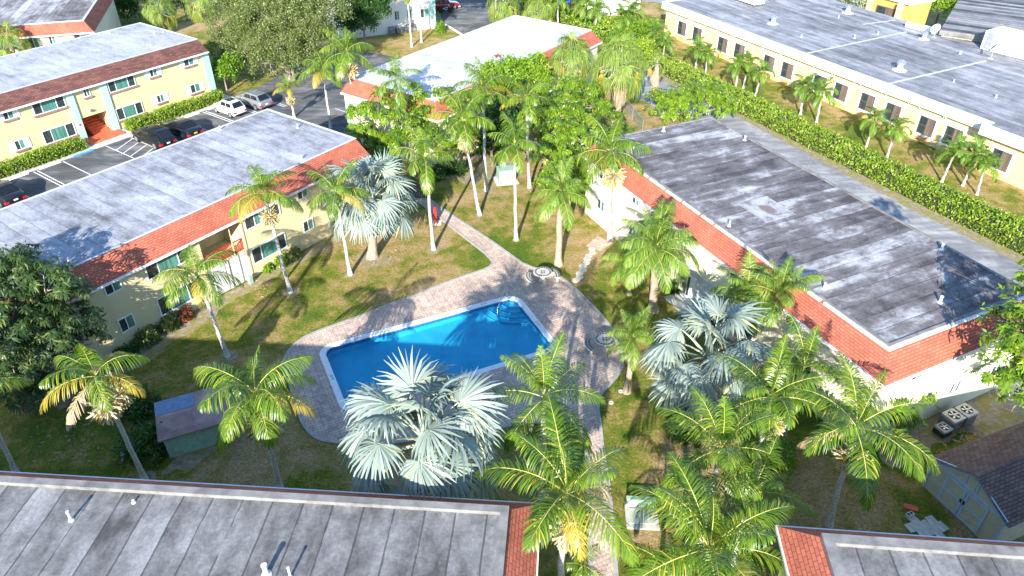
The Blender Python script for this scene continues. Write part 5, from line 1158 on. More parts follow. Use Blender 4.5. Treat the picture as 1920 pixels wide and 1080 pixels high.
# shrubby umbrella trees against R
UR = 'umbrella shrubs along the coral skirt'
utree(None, [(1560, 610, 3.6, 0.9), (1545, 650, 2.8, 0.9), (1585, 640, 3.2, 1.0), (1600, 600, 4.0, 0.7)], 'umbrella shrub left of three below the coral skirt corner', 85, group=UR, L=0.34)
utree(None, [(1635, 680, 3.4, 1.0), (1610, 700, 2.8, 1.0), (1655, 710, 2.6, 0.9), (1625, 740, 1.8, 0.9)], 'umbrella shrub just below the front corner of the coral skirt', 86, group=UR, L=0.34)
utree(None, [(1690, 715, 3.0, 0.7), (1675, 760, 2.0, 0.9), (1700, 790, 1.2, 0.8), (1735, 745, 2.0, 0.45)], 'umbrella shrub right of three in front of the cream end wall', 87, group=UR, L=0.34)
utree(None, [(1490, 620, 2.2, 1.0), (1530, 700, 1.6, 1.2), (1570, 720, 1.6, 1.1), (1480, 700, 1.4, 1.2)], 'dark undergrowth shrub behind the foreground palm clump', 88, mat='dark_leaf', kind='broad', group=None)
# trees at the top
utree((545, 150), [(440, 30, 6.5, 3.2, 2.6), (500, 20, 7.5, 3.6, 3.0), (560, 40, 6.5, 3.4, 2.8), (470, 75, 4.5, 2.8, 2.4), (530, 85, 4.2, 3.0, 2.5), (590, 80, 4.5, 2.8, 2.3), (420, 85, 3.2, 2.0, 1.8), (615, 30, 6.5, 2.6, 2.3), (500, 115, 2.6, 2.2, 1.6), (570, 110, 2.8, 2.4, 1.7), (440, 110, 2.4, 1.8, 1.4)], 'wide grey green tree behind the parking at the top', 90, mat='oak_leaf', kind='fine', group=None, dens=22, tr=0.3, L=0.20, stems=3)
utree(None, [(665, 12, 5.2, 2.2, 1.9), (700, 18, 4.8, 2.0, 1.7), (680, 45, 3.4, 1.8, 1.5), (650, 40, 3.6, 1.6, 1.4), (700, -5, 6.0, 2.0)], 'dark green round tree in front of the white block', 91, mat='dark_leaf', kind='broad', group=None)
utree((427, 176), [(418, 122, 2.6, 1.1, 0.9), (435, 118, 2.9, 1.0, 0.9), (425, 140, 2.0, 1.0, 0.8)], 'small bright round tree at the corner of the yellow block beside the cars', 92, mat='bright_leaf', kind='broad', group=None, tr=0.09)
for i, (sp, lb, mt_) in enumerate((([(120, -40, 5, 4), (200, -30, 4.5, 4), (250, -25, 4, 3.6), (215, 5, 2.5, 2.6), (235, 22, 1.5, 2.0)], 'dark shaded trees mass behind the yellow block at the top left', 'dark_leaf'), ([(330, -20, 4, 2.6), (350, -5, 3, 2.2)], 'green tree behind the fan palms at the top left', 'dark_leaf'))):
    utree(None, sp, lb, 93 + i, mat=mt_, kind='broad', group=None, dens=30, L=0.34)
utree(None, [(1620, -8, 4.0, 2.6, 2.2), (1655, 2, 3.4, 2.4, 2.0), (1690, 6, 2.8, 1.8, 1.6), (1580, -20, 4, 2.6)], 'silvery grey bush behind the long grey roof', 96, mat='silver_leaf', kind='fine', group=None, dens=40, L=0.3)
utree(None, [(1755, 8, 3.6, 1.6, 1.3), (1775, 4, 4.0, 1.4, 1.2)], 'yellow green bush in front of the deep orange wall', 97, mat='bright_leaf', kind='broad', group=None)
utree(None, [(1190, 62, 1.8, 1.5, 1.3), (1160, 70, 1.4, 1.4, 1.2), (1215, 58, 1.8, 1.3, 1.2)], 'rounded bright shrub before the small white building', 98, mat='bright_leaf', kind='broad', group=None)
utree(None, [(1175, 40, 2.8, 0.9), (1142, 46, 2.6, 0.9), (1210, 90, 1.8, 1.2), (1185, 95, 1.4, 1.2)], 'leafy shrub filling the corner between small white building and hedge', 99, mat='hedge_leaf', kind='broad', group=None)
utree(None, [(830, -45, 7, 3), (880, -60, 7, 4), (960, -40, 6, 4), (1040, -50, 6, 4)], 'far tree row beyond the road at the top', 100, mat='oak_leaf', kind='broad', group=None, dens=24, L=0.4)

# ---------------------------------------------------------------- hedges and shrubs
def hedge(az, u0, u1, v0, v1, h, label, seed, mat='hedge_leaf', dens=130, L=0.16, cat='hedge'):
    rng = np.random.default_rng(seed); P0 = fr(az, u0, v0); t = thing('hedge', label, cat, P0, R(az)); X, Y = u1 - u0, v1 - v0
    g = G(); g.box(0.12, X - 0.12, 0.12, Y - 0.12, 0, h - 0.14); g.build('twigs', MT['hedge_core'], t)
    n = int(dens * (X * Y + 2 * X * h + 2 * Y * h)); c = np.stack([rng.uniform(0, X, n), rng.uniform(0, Y, n), rng.uniform(0.05, h, n)], -1)
    f = rng.random(n); wt = X * Y / (X * Y + 2 * X * h + 2 * Y * h); wy = 2 * X * h / (X * Y + 2 * X * h + 2 * Y * h)
    dp = rng.exponential(0.06, n)
    lump = np.array([noise.noise(Vector((p[0] * 0.9 + seed, p[1] * 0.9, 0))) for p in c]) * 0.34
    c[:, 2] = np.where(f < wt, h - dp + lump + rng.normal(0, 0.04, n), c[:, 2] + lump * 0.5)
    sd = rng.random(n) < 0.5
    c[:, 1] = np.where((f >= wt) & (f < wt + wy), np.where(sd, dp, Y - dp) - np.where(sd, 1, -1) * lump * 0.6, c[:, 1]); c[:, 0] = np.where(f >= wt + wy, np.where(sd, dp, X - dp), c[:, 0])
    d_ = nrm(rng.normal(0, 1, (n, 3)) + np.array([0, 0, 0.1])); S = nrm(np.cross(d_, nrm(rng.normal(0, 1, (n, 3)) + np.array([0, 0, 0.8])))); ln = L * rng.uniform(0.6, 1.3, (n, 1))
    put('foliage', np_mesh('foliage', [strips(np.stack([c, c + d_ * ln * 0.5, c + d_ * ln], 1), S, np.array([0.015, L * 0.3, 0.01]), 0)], MT[mat]), t, (0, 0, 0))
    return t
hedge(54.5, 18.5, 28.0, 67.35, 68.55, 0.95, 'clipped hedge left of the red entrance step', 1, dens=170)
hedge(54.5, 32.4, 42.7, 67.35, 68.55, 0.95, 'clipped hedge right of the red entrance step, ending at the small tree', 2, dens=170)
hedge(-63.2, -70.0, -15.0, 52.25, 54.5, 1.35, 'long dense hedge between the alley and the orange building', 3, dens=110, L=0.2)
hedge(-62.4, -99, -71, 53.3, 55.3, 1.5, 'far hedge behind the bright white roof', 4, dens=60, L=0.28)
def shrub(pxy, r, h, label, seed, mat, grp=None, L=0.18, n=500):
    rng = np.random.default_rng(seed); c = AT(*pxy); t = thing('shrub', label, 'shrub', c, 0, grp)
    g = G()
    for i in range(6): g.tube([(0, 0, -0.03), (r * 0.4 * math.cos(i), r * 0.4 * math.sin(i), h * 0.5), (r * 0.7 * math.cos(i + .3), r * 0.7 * math.sin(i + .3), h * 0.85)], [0.025, 0.018, 0.008], 5)
    g.build('stem', MT['bark'], t)
    d_ = nrm(rng.normal(0, 1, (n, 3))); d_[:, 2] = np.abs(d_[:, 2]); p = d_ * rng.uniform(0.45, 1, (n, 1)) * np.array([r, r, h]) * (1 + 0.2 * np.sin(d_[:, :1] * 6))
    put('foliage', np_mesh('foliage', [leaf_cloud(rng, p, n * 3, 0.07, L, L * 0.3)], MT[mat]), t, (0, 0, 0)); return t
SG = 'shrubs in the bed of the long pale block'
for i, (p, r, h, lb, mt_) in enumerate((((278, 640), 0.8, 0.9, 'olive shrub under the lower small window at the left of the bed', 'oak_leaf'), ((318, 612), 0.8, 0.9, 'shrub below the lower wide window behind the leaning palm', 'oak_leaf'), ((345, 596), 0.7, 0.7, 'reddish shrub right of the lower wide window', 'red_leaf'), ((525, 492), 0.6, 0.8, 'yellow green shrub below the lower wide window behind the tall palm', 'bright_leaf'), ((548, 482), 0.7, 0.7, 'pinkish twiggy shrub right of the yellow green one', 'oak_leaf'), ((502, 506), 0.35, 0.4, 'small yellow shrub beside the wall tap', 'bright_leaf'), ((240, 668), 0.7, 0.6, 'low shrub at the left end of the bed near the dark tree', 'dark_leaf'))):
    shrub(p, r, h, lb, 20 + i, mt_, SG)
for i, (p, r, h, lb, mt_) in enumerate((((285, 845), 1.5, 1.6, 'dark bush at the front left corner of the pump shed', 'dark_leaf'), ((268, 775), 1.1, 1.5, 'dark bush at the back left of the pump shed', 'dark_leaf'), ((808, 905), 0.9, 1.0, 'dark shrub under the huge silver palm', 'dark_leaf'), ((1285, 815), 0.9, 1.5, 'dark purple shrub in the gap beside the foreground palm clump', 'dark_leaf'), ((1395, 1010), 1.2, 1.2, 'leafy shrub at the base of the nearest palms', 'bright_leaf'), ((827, 60), 0.7, 1.4, 'little bright bush at the corner of the white block', 'bright_leaf'), ((860, 322), 0.9, 0.9, 'shrub on the sandy patch behind the slender palms', 'dark_leaf'), ((820, 330), 1.0, 1.0, 'shrub beside the top of the walkway', 'dark_leaf'), ((1440, 870), 1.4, 1.8, 'tangled green shrub under the cream flower spray', 'bright_leaf'), ((1265, 545), 0.6, 0.7, 'small shrub at the wall left of the entrance screen', 'dark_leaf'), ((300, 58), 0.8, 0.8, 'tiny bright shrub under the yellow green fan palm', 'bright_leaf'))):
    shrub(p, r, h, lb, 40 + i, mt_, n=700)
# ================================================================== cars
def carpaint(name, col, metal=0.3):
    k = Mat(name); k.fin(None, 0.28, 0.5, metal); k.b.inputs['Base Color'].default_value = (*col, 1); k.b.inputs['Coat Weight'].default_value = 0.6; k.b.inputs['Coat Roughness'].default_value = 0.05
    return k.m
MT['red_lens'] = plain('red_lens', (0.45, 0.015, 0.02), 0.2); MT['clear_lens'] = plain('clear_lens', (0.6, 0.62, 0.64), 0.15)
MT['plate'] = plain('white_plate', (0.75, 0.77, 0.78), 0.5); MT['plate_y'] = plain('yellow_plate', (0.75, 0.55, 0.05), 0.5); MT['rim'] = plain('alloy_rim', (0.55, 0.56, 0.58), 0.3, 0.1, 3, 0.8)
def loft(g, secs, mi=0):
    n = len(secs[0]); b = len(g.v)
    for s_ in secs: g.v += [tuple(p) for p in s_]
    for i in range(len(secs) - 1):
        for k in range(n):
            k2 = (k + 1) % n; g.f.append((b + i * n + k, b + i * n + k2, b + (i + 1) * n + k2, b + (i + 1) * n + k)); g.m.append(mi)
    g.f.append(tuple(b + k for k in reversed(range(n)))); g.m.append(mi); o_ = b + (len(secs) - 1) * n; g.f.append(tuple(o_ + k for k in range(n))); g.m.append(mi)
def car(label, u, v, head, L, W_, H, paint, prof, cab, wr=0.33, plate='plate', roofglass=False, roofrails=False):
    """prof: (x fraction from the rear, deck height); cab: rear base, rear top, front top, front base as fractions"""
    p = fr(54.5, u, v); t = thing('parked_car', label, 'car', (p.x, p.y, 0.013), R(head)); hw = W_ / 2
    g = G(); secs = []
    for f, zt in prof:
        x = (f - 0.5) * L; e = abs(f - 0.5) * 2; w_ = hw * (1 - 0.16 * max(0, e - 0.72) ** 1.2 / 0.28 ** 1.2 * 0.9); zb = 0.2 + 0.12 * max(0, e - 0.85) / 0.15
        zm = zb + (zt - zb) * 0.5
        secs.append([(x, -w_ * 0.88, zb), (x, -w_, zb + 0.14), (x, -w_ * 1.0, zm), (x, -w_ * 0.95, zt - 0.07), (x, -w_ * 0.84, zt), (x, 0, zt + 0.03), (x, w_ * 0.84, zt), (x, w_ * 0.95, zt - 0.07), (x, w_, zm), (x, w_, zb + 0.14), (x, w_ * 0.88, zb)])
    loft(g, secs)
    belt = lambda f: np.interp(f, [a for a, _ in prof], [b for _, b in prof])
    rb, rt, ft, fb = cab; c = []
    for f, z in ((rb, belt(rb) - 0.02), (rt, H - 0.03), ((rt + ft) / 2, H), (ft, H - 0.04), (fb, belt(fb) - 0.02)):
        x = (f - 0.5) * L; top = z > H - 0.1; w1 = hw * 0.84; w2 = hw * (0.68 if top else 0.84); zb = belt(f) - 0.03
        c.append([(x, -w1, zb), (x, -w2 - 0.015, z - (0.06 if top else 0)), (x, -w2 * 0.85, z), (x, w2 * 0.85, z), (x, w2 + 0.015, z - (0.06 if top else 0)), (x, w1, zb)])
    loft(g, c); b_ = g.build('body', paint, t, True); md = b_.modifiers.new('bevel', 'BEVEL'); md.width = 0.04; md.segments = 2; md.limit_method = 'ANGLE'; md.angle_limit = R(28)
    # glass
    P = lambda f, y, z: ((f - 0.5) * L, y, z)
    def pane(nm, a, b, c_, d_, off):
        g = G(); n_ = (Vector(b) - Vector(a)).cross(Vector(d_) - Vector(a)).normalized()
        if n_.dot(Vector(off)) < 0: n_ = -n_
        q = [tuple(Vector(x_) + n_ * 0.018) for x_ in (a, b, c_, d_)]; g.quad(*q); g.quad(*[tuple(Vector(x_) - n_ * 0.03) for x_ in q][::-1]); return g.build(nm, MT['car_glass'], t)
    lz = lambda f0, z0, f1, z1, s_: (f0 + (f1 - f0) * s_, z0 + (z1 - z0) * s_)
    zr_, zf_ = belt(rb) - 0.02, belt(fb) - 0.02
    f0, z0 = lz(rb, zr_, rt, H - 0.03, 0.12); f1, z1 = lz(rb, zr_, rt, H - 0.03, 0.9)
    pane('rear_window', P(f0, -hw * 0.72, z0), P(f0, hw * 0.72, z0), P(f1, hw * 0.58, z1), P(f1, -hw * 0.58, z1), (-1, 0, 0.5))
    f0, z0 = lz(fb, zf_, ft, H - 0.04, 0.1); f1, z1 = lz(fb, zf_, ft, H - 0.04, 0.92)
    pane('windscreen', P(f0, -hw * 0.74, z0), P(f0, hw * 0.74, z0), P(f1, hw * 0.58, z1), P(f1, -hw * 0.58, z1), (1, 0, 0.5))
    mid = (rt + ft) / 2
    for s_ in (-1, 1):
        for a, b in ((rt - 0.03, mid - 0.012), (mid + 0.012, ft + 0.03)):
            za = max(belt(a), belt(b)) + 0.05; y0, y1 = s_ * hw * 0.835, s_ * hw * 0.712
            a2, b2 = a + (0.035 if a < mid - 0.05 else 0), b - (0.05 if b > mid + 0.05 else 0)
            pane('side_window', P(a, y0, za), P(b + (0.02 if b > mid + 0.05 else 0), y0, za), P(b2, y1, H - 0.13), P(a2, y1, H - 0.13), (0, s_, 0.2))
        for f, nm, z0, z1, mt_ in ((prof[0][0], 'taillight', 0.62, 0.8, 'red_lens'), (prof[-1][0], 'headlight', 0.55, 0.7, 'clear_lens')):
            g = G(); x = (f - 0.5) * L; sg = -1 if nm == 'taillight' else 1; zt = belt(f) - 0.06
            g.box(min(x - sg * 0.3, x + sg * 0.015), max(x - sg * 0.3, x + sg * 0.015), min(s_ * hw * 0.56, s_ * hw * 0.90), max(s_ * hw * 0.56, s_ * hw * 0.90), zt - 0.18, zt); g.build(nm, MT[mt_], t, False, 0.02)
        g = G(); g.box((fb - 0.05 - 0.5) * L - 0.06, (fb - 0.05 - 0.5) * L + 0.06, min(s_ * hw * 0.93, s_ * hw * 1.1), max(s_ * hw * 0.93, s_ * hw * 1.1), belt(fb) - 0.02, belt(fb) + 0.12); g.build('wing_mirror', paint, t, False, 0.03)
        for f in (0.19, 0.81):
            g = G(); x = (f - 0.5) * L; y = s_ * (hw - 0.1)
            def disc(g, r0, y0, y1, n=20, mi=0):
                g.tube([(x, y0, wr), (x, y1, wr)], r0, n, mi)
            disc(g, wr, y - 0.1, y + 0.1); g.tube([(x, y - 0.05, wr), (x, y + s_ * 0.112 , wr)], wr * 0.99, 20) ; wh = g.build('wheel', MT['black'], t, False)
            g = G(); disc(g, wr * 0.66, y + s_ * 0.08, y + s_ * 0.118, 16); g.build('rim', MT['rim'], wh)
    g = G(); x = (prof[0][0] - 0.5) * L; g.box(x - 0.02, x + 0.02, -0.16, 0.16, 0.56, 0.68); g.build('number_plate', MT[plate], t)
    g = G(); g.box(x - 0.03, x + 0.05, -hw * 0.8, hw * 0.8, 0.3, 0.4); g.build('bumper', MT['black'], t, False, 0.02); g = G(); g.box((prof[-1][0] - 0.5) * L - 0.05, (prof[-1][0] - 0.5) * L + 0.03, -hw * 0.75, hw * 0.75, 0.28, 0.42); g.build('bumper', MT['black'], t, False, 0.02)
    if roofglass:
        g = G(); g.box((rt + 0.12 - 0.5) * L, (ft - 0.05 - 0.5) * L, -hw * 0.5, hw * 0.5, H - 0.01, H + 0.012); g.build('sunroof', MT['car_glass'], t)
    if roofrails:
        for s_ in (-1, 1):
            g = G(); g.tube([((rt - 0.5) * L, s_ * hw * 0.62, H), ((rt + 0.03 - 0.5) * L, s_ * hw * 0.62, H + 0.06), ((ft - 0.03 - 0.5) * L, s_ * hw * 0.62, H + 0.05), ((ft - 0.5) * L, s_ * hw * 0.62, H - 0.03)], 0.02, 6); g.build('roof_rail', MT['black'], t)
    return t
PB, PN, PW, PS, PR, PK = carpaint('black_paint', (0.010, 0.011, 0.013)), carpaint('navy_paint', (0.012, 0.014, 0.022)), carpaint('white_car_paint', (0.78, 0.78, 0.76), 0.0), carpaint('silver_paint', (0.45, 0.46, 0.48), 0.7), carpaint('red_car_paint', (0.30, 0.012, 0.02)), carpaint('dark_paint', (0.015, 0.015, 0.02))
SUV = [(0.0, 0.75), (0.03, 1.0), (0.10, 1.05), (0.5, 1.02), (0.7, 1.02), (0.92, 0.95), (0.98, 0.86), (1.0, 0.6)]
SED = [(0.0, 0.70), (0.02, 0.93), (0.08, 0.97), (0.2, 0.97), (0.5, 0.92), (0.7, 0.92), (0.92, 0.80), (0.98, 0.70), (1.0, 0.5)]
car('black sport utility car nearest the red step, with roof rails', 32.35, 63.6, 144.5, 4.65, 1.86, 1.68, PB, SUV, (0.02, 0.12, 0.56, 0.72), 0.36, 'plate', True, True)
car('dark blue black sedan with yellow plate beside the sport utility car', 35.15, 63.55, 144.5, 4.65, 1.82, 1.44, PN, SED, (0.12, 0.28, 0.52, 0.70), 0.33, 'plate_y')
car('small white hatchback parked by the hedge end', 41.0, 64.1, 144.5, 3.6, 1.65, 1.5, PW, [(0.0, 0.72), (0.03, 0.92), (0.08, 0.96), (0.5, 0.95), (0.76, 0.95), (0.92, 0.85), (0.98, 0.7), (1.0, 0.5)], (0.03, 0.16, 0.56, 0.76), 0.3, 'plate', True)
car('silver estate car parked right of the small white hatchback', 43.8, 63.9, 144.5, 4.3, 1.76, 1.52, PS, [(0.0, 0.7), (0.02, 0.95), (0.08, 0.99), (0.5, 0.96), (0.72, 0.95), (0.93, 0.84), (0.98, 0.7), (1.0, 0.5)], (0.03, 0.16, 0.56, 0.76), 0.32)
car('dark car cut by the left picture edge in the parking', 19.0, 63.6, 144.5, 4.6, 1.82, 1.44, PK, SED, (0.12, 0.28, 0.52, 0.70))
car('dark red car beside the white block at the top', 84.4, 72.6, 20, 4.7, 1.85, 1.45, PR, SED, (0.1, 0.26, 0.54, 0.72))
car('dark blue car under the trees at the top edge', 96.5, 60.0, 100, 4.6, 1.85, 1.5, carpaint('blue_car_paint', (0.02, 0.10, 0.42)), SUV, (0.03, 0.14, 0.56, 0.74))
# bicycle/motorbike at the wall of the white block
p = fr(54.5, 83.0, 71.0); t = thing('motorcycle', 'black motorcycle parked in front of the dark red car', 'motorcycle', (p.x, p.y, 0.01), R(15))
for x in (-0.7, 0.7):
    g = G(); g.lathe([(0.2, -0.06), (0.32, -0.05), (0.32, 0.05), (0.2, 0.06)], n=18); o = g.build('wheel', MT['black'], t); o.location = (x, 0, 0.32); o.rotation_euler = (R(90), 0, 0)
g = G(); g.tube([(-0.7, 0, 0.32), (-0.3, 0, 0.6), (0.3, 0, 0.75), (0.55, 0, 0.9), (0.7, 0, 0.32)], 0.05); g.tube([(-0.3, 0, 0.6), (0.1, 0, 0.3), (0.3, 0, 0.7)], 0.1); g.build('frame', MT['steel'], t)
g = G(); g.tube([(-0.65, 0, 0.78), (-0.2, 0, 0.76), (0.0, 0, 0.8)], [0.08, 0.13, 0.1]); g.build('saddle', MT['black'], t, True)
g = G(); g.tube([(0.0, 0, 0.8), (0.2, 0, 0.9), (0.4, 0, 0.85)], [0.1, 0.16, 0.08]); g.build('fuel_tank', PK, t, True)
g = G(); g.tube([(0.45, -0.35, 1.05), (0.55, 0, 1.0), (0.45, 0.35, 1.05)], 0.02); g.build('handlebar', MT['steel'], t)

# ================================================================== courtyard furniture
MT['table'] = plain('cast_concrete', (0.46, 0.44, 0.39), 0.8, 0.12, 4); MT['tile'] = plain('dark_mosaic', (0.05, 0.045, 0.045), 0.5, 0.3, 20)
def arcpts(r0, r1, a0, a1, n): return [(r1 * math.cos(a0 + (a1 - a0) * i / n), r1 * math.sin(a0 + (a1 - a0) * i / n)) for i in range(n + 1)] + [(r0 * math.cos(a1 + (a0 - a1) * i / n), r0 * math.sin(a1 + (a0 - a1) * i / n)) for i in range(n + 1)]
def table(p, label):
    t = thing('round_table', label, 'table', p, 0, 'mosaic tables on the pool deck')
    g = G(); g.lathe([(0.30, 0.0), (0.30, 0.05), (0.17, 0.14), (0.15, 0.42), (0.22, 0.62), (0.24, 0.66)], n=20); g.build('pedestal', MT['table'], t, True)
    g = G(); g.lathe([(0.22, 0.655), (0.58, 0.66), (0.62, 0.69), (0.62, 0.72), (0.60, 0.735), (0.0, 0.737)], n=36); top = g.build('tabletop', MT['table'], t)
    g = G()
    for i in range(20):
        a = 2 * math.pi * i / 20; g.prism(arcpts(0.44, 0.56, a, a + 0.21, 3), 0.738, 0.742)
    for sx in (-1, 1):
        for sy in (-1, 1): g.box(sx * 0.09 - 0.055, sx * 0.09 + 0.055, sy * 0.09 - 0.055, sy * 0.09 + 0.055, 0.738, 0.742)
    g.build('mosaic', MT['tile'], top)
    return t
def bench(p, a, label):
    """curved bench round the table centre p, facing it at angle a"""
    t = thing('curved_bench', label, 'bench', p, a, 'curved concrete benches on the pool deck')
    g = G(); g.prism(arcpts(0.82, 1.17, -0.62, 0.62, 12), 0.37, 0.45); s_ = g.build('seat', MT['table'], t, False, 0.015)
    g = G()
    for rr in (0.86, 1.03):
        for i in range(9):
            a0 = -0.57 + i * 0.128; g.prism(arcpts(rr, rr + 0.11, a0, a0 + 0.095, 2), 0.4505, 0.4545)
    g.build('mosaic', MT['tile'], s_)
    for q in (-0.45, 0.45):
        g = G(); c, s2 = math.cos(q), math.sin(q); g.lathe([(0.15, 0), (0.12, 0.05), (0.08, 0.15), (0.09, 0.3), (0.13, 0.37)], (c, s2, 0), 14); g.build('leg', MT['table'], t, True)
    return t
for T, lb, bs in ((AT(1018, 510, 0.74), 'far mosaic topped concrete table at the edge of the deck near the feathery palm', ((R(195), 'curved bench left of the far concrete table'), (R(20), 'curved bench right of the far concrete table, on the deck edge'))),
                  (AT(1134, 636, 0.74), 'near mosaic topped concrete table under the leaning feathery palm', ((R(190), 'curved bench on the pool side of the near concrete table'), (R(10), 'curved bench mostly hidden behind the near concrete table and palm')))):
    table((T.x, T.y, 0.03), lb)
    for a, l2 in bs: bench((T.x, T.y, 0.03), a, l2)
# green utility box
p = (AT(930, 345) + AT(962, 342)) / 2; t = thing('transformer_box', 'pale green utility box on the lawn between slender palms', 'utility box', (p.x + 0.1, p.y + 0.5, 0), R(14))
MT['ugreen'] = plain('pale_green_metal', (0.29, 0.43, 0.34), 0.55, 0.12, 2)
g = G(); g.box(-0.68, 0.68, -0.55, 0.55, 0.06, 1.1); g.build('cabinet', MT['ugreen'], t, False, 0.03)
g = G(); g.box(-0.70, 0.70, -0.57, 0.57, 1.101, 1.16); g.build('lid', MT['ugreen'], t, False, 0.03)
g = G(); g.box(-0.95, 0.95, -0.85, 0.85, 0, 0.06); g.build('pad', MT['concrete'], t)
g = G(); g.box(0.0, 0.02, -0.565, -0.551, 0.1, 1.05); g.box(0.1, 0.16, -0.585, -0.551, 0.5, 0.65); g.build('door_latch', MT['dark_trim'], t)
# red post with fire extinguisher cabinet look
p = AT(817, 418); t = thing('red_post', 'bright red post on a small slab beside the paver walkway', 'post', p)
g = G(); g.box(-0.45, 0.45, -0.35, 0.35, 0, 0.05); g.build('slab', MT['concrete'], t)
g = G(); g.box(-0.1, 0.1, -0.1, 0.1, 0.05, 1.25); g.build('post', MT['red_metal'], t, False, 0.015)
g = G(); g.lathe([(0.14, 0), (0.13, 0.06), (0.04, 0.12)], (0, 0, 1.25), 14); g.build('cap', MT['red_metal'], t)
g = G(); g.box(-0.42, -0.2, -0.12, 0.1, 0.6, 0.95); g.tube([(-0.3, 0, 0.05), (-0.3, 0, 0.62)], 0.03); g.build('hose_box', MT['red_metal'], t)
# stepping stones
for i, p_ in enumerate(((1080, 526), (1087, 520), (1087, 513), (1093, 507), (1093, 499), (1100, 493), (1101, 486), (1104, 480), (1111, 474), (1110, 467))):
    p = AT(*p_); g = G(); rng = random.Random(i); g.prism([(0.27 * rng.uniform(0.95, 1.05) * math.cos(k * 0.4488), 0.27 * rng.uniform(0.95, 1.05) * math.sin(k * 0.4488)) for k in range(14)], 0, 0.045); o = g.build('stepping_stone', MT['table'], None, False, 0.012); o.location = (p.x, p.y, 0.002)
    tag(o, ('stepping stone touching the deck kerb', 'second stepping stone from the deck', 'third stepping stone from the deck', 'fourth stepping stone from the deck', 'fifth stepping stone from the deck', 'sixth stepping stone from the deck', 'seventh stepping stone from the deck', 'eighth stepping stone, third from the wall side', 'last stepping stone but one toward the wall', 'last stepping stone toward the cream wall')[i], 'stepping stone', 'round stepping stones in the lawn')
g = G(); g.quad(*[(q.x, q.y, 0.006) for q in px([(1098, 462), (1126, 470), (1150, 455), (1120, 443)])]); tag(g.build('entrance_pad', MT['paver_walk']), kind='structure')
# concrete vault with pale lids in the narrow lawn
p = AT(1203, 968); t = thing('utility_vault', 'concrete slab with pale greenish lids in the narrow lawn beside the walk', 'utility cover', p, R(-3))
g = G(); g.box(-0.75, 0.75, -0.75, 0.75, 0, 0.09); g.build('slab', MT['table'], t, False, 0.02)
for x in (-0.55, 0.02):
    g = G(); g.box(x, x + 0.53, -0.5, 0.35, 0.091, 0.13); g.build('lid', plain('pale_green_lid', (0.40, 0.44, 0.33), 0.7), t, False, 0.015)
g = G(); g.box(-0.7, 0.7, 0.48, 0.72, 0.091, 0.55); g.build('cabinet', MT['ugreen'], t, False, 0.02)
# air conditioners
def ac(p, rz, label, s=0.85, mat='beige_ac', h=0.8, grp='air conditioning units'):
    t = thing('air_conditioner', label, 'air conditioner', p, rz, grp); k = s / 2
    g = G(); g.box(-k, k, -k, k, 0.05, h); g.build('casing', MT['grey_ac'], t, False, 0.04)
    g = G(); g.box(-k - 0.03, k + 0.03, -k - 0.03, k + 0.03, h + 0.001, h + 0.07); g.build('lid', MT[mat], t, False, 0.05)
    g = G(); g.lathe([(k * 0.78, h + 0.072), (k * 0.78, h + 0.078)], n=24); f = g.build('fan_opening', MT['dark'], t)  # dark disc on the lid painted as shade in the opening
    g = G()
    for i in range(5): a = i * 1.2566; g.quad((0.05 * math.cos(a), 0.05 * math.sin(a), h + 0.082), (k * 0.7 * math.cos(a - 0.25), k * 0.7 * math.sin(a - 0.25), h + 0.085), (k * 0.7 * math.cos(a + 0.25), k * 0.7 * math.sin(a + 0.25), h + 0.10), (0.05 * math.cos(a + 0.8), 0.05 * math.sin(a + 0.8), h + 0.082))
    g.lathe([(k * 0.18, h + 0.08), (k * 0.16, h + 0.12), (0.01, h + 0.125)], n=14); g.build('fan', MT['metal'], f)
    g = G()
    for i in range(6):
        z = 0.12 + i * (h - 0.2) / 6; g.box(-k - 0.012, k + 0.012, -k - 0.012, k + 0.012, z, z + 0.035)
    g.build('grille', MT['black'], t); return t
ac(AT(1788, 780, 0.8).xy.to_3d(), R(26), 'air conditioner left of two by the cream end wall', 0.78); ac(AT(1812, 770, 0.8).xy.to_3d(), R(26), 'air conditioner right of two by the cream end wall', 0.78)
ac(AT(1772, 797, 0.7).xy.to_3d(), R(26), 'low grey unit in front of the pair by the cream end wall', 0.6, 'grey_ac', 0.5)
for q, lb in (((735, 64), 'leftmost grey unit at the foot of the white block'), ((748, 62), 'pale unit second from left at the white block'), ((763, 59), 'grey unit third from left at the white block'), ((774, 57), 'pale unit nearest the blue corner of the white block')): ac(AT(*q), R(26), lb, 0.8, 'beige_ac' if 'pale' in lb else 'grey_ac', 0.85)
# meter boxes at the long block
p = AT(471, 531); g = G(); g.box(-0.14, 0.14, -0.12, 0.12, 0, 0.55); g.box(-0.16, 0.16, -0.14, 0.14, 0.551, 0.6); o = g.build('utility_pedestal', MT['ugreen'], None, False, 0.02); o.location = (p.x, p.y, 0); o.rotation_euler = (0, 0, R(54.5)); tag(o, 'small green utility pedestal right of the white entrance screen', 'utility box')
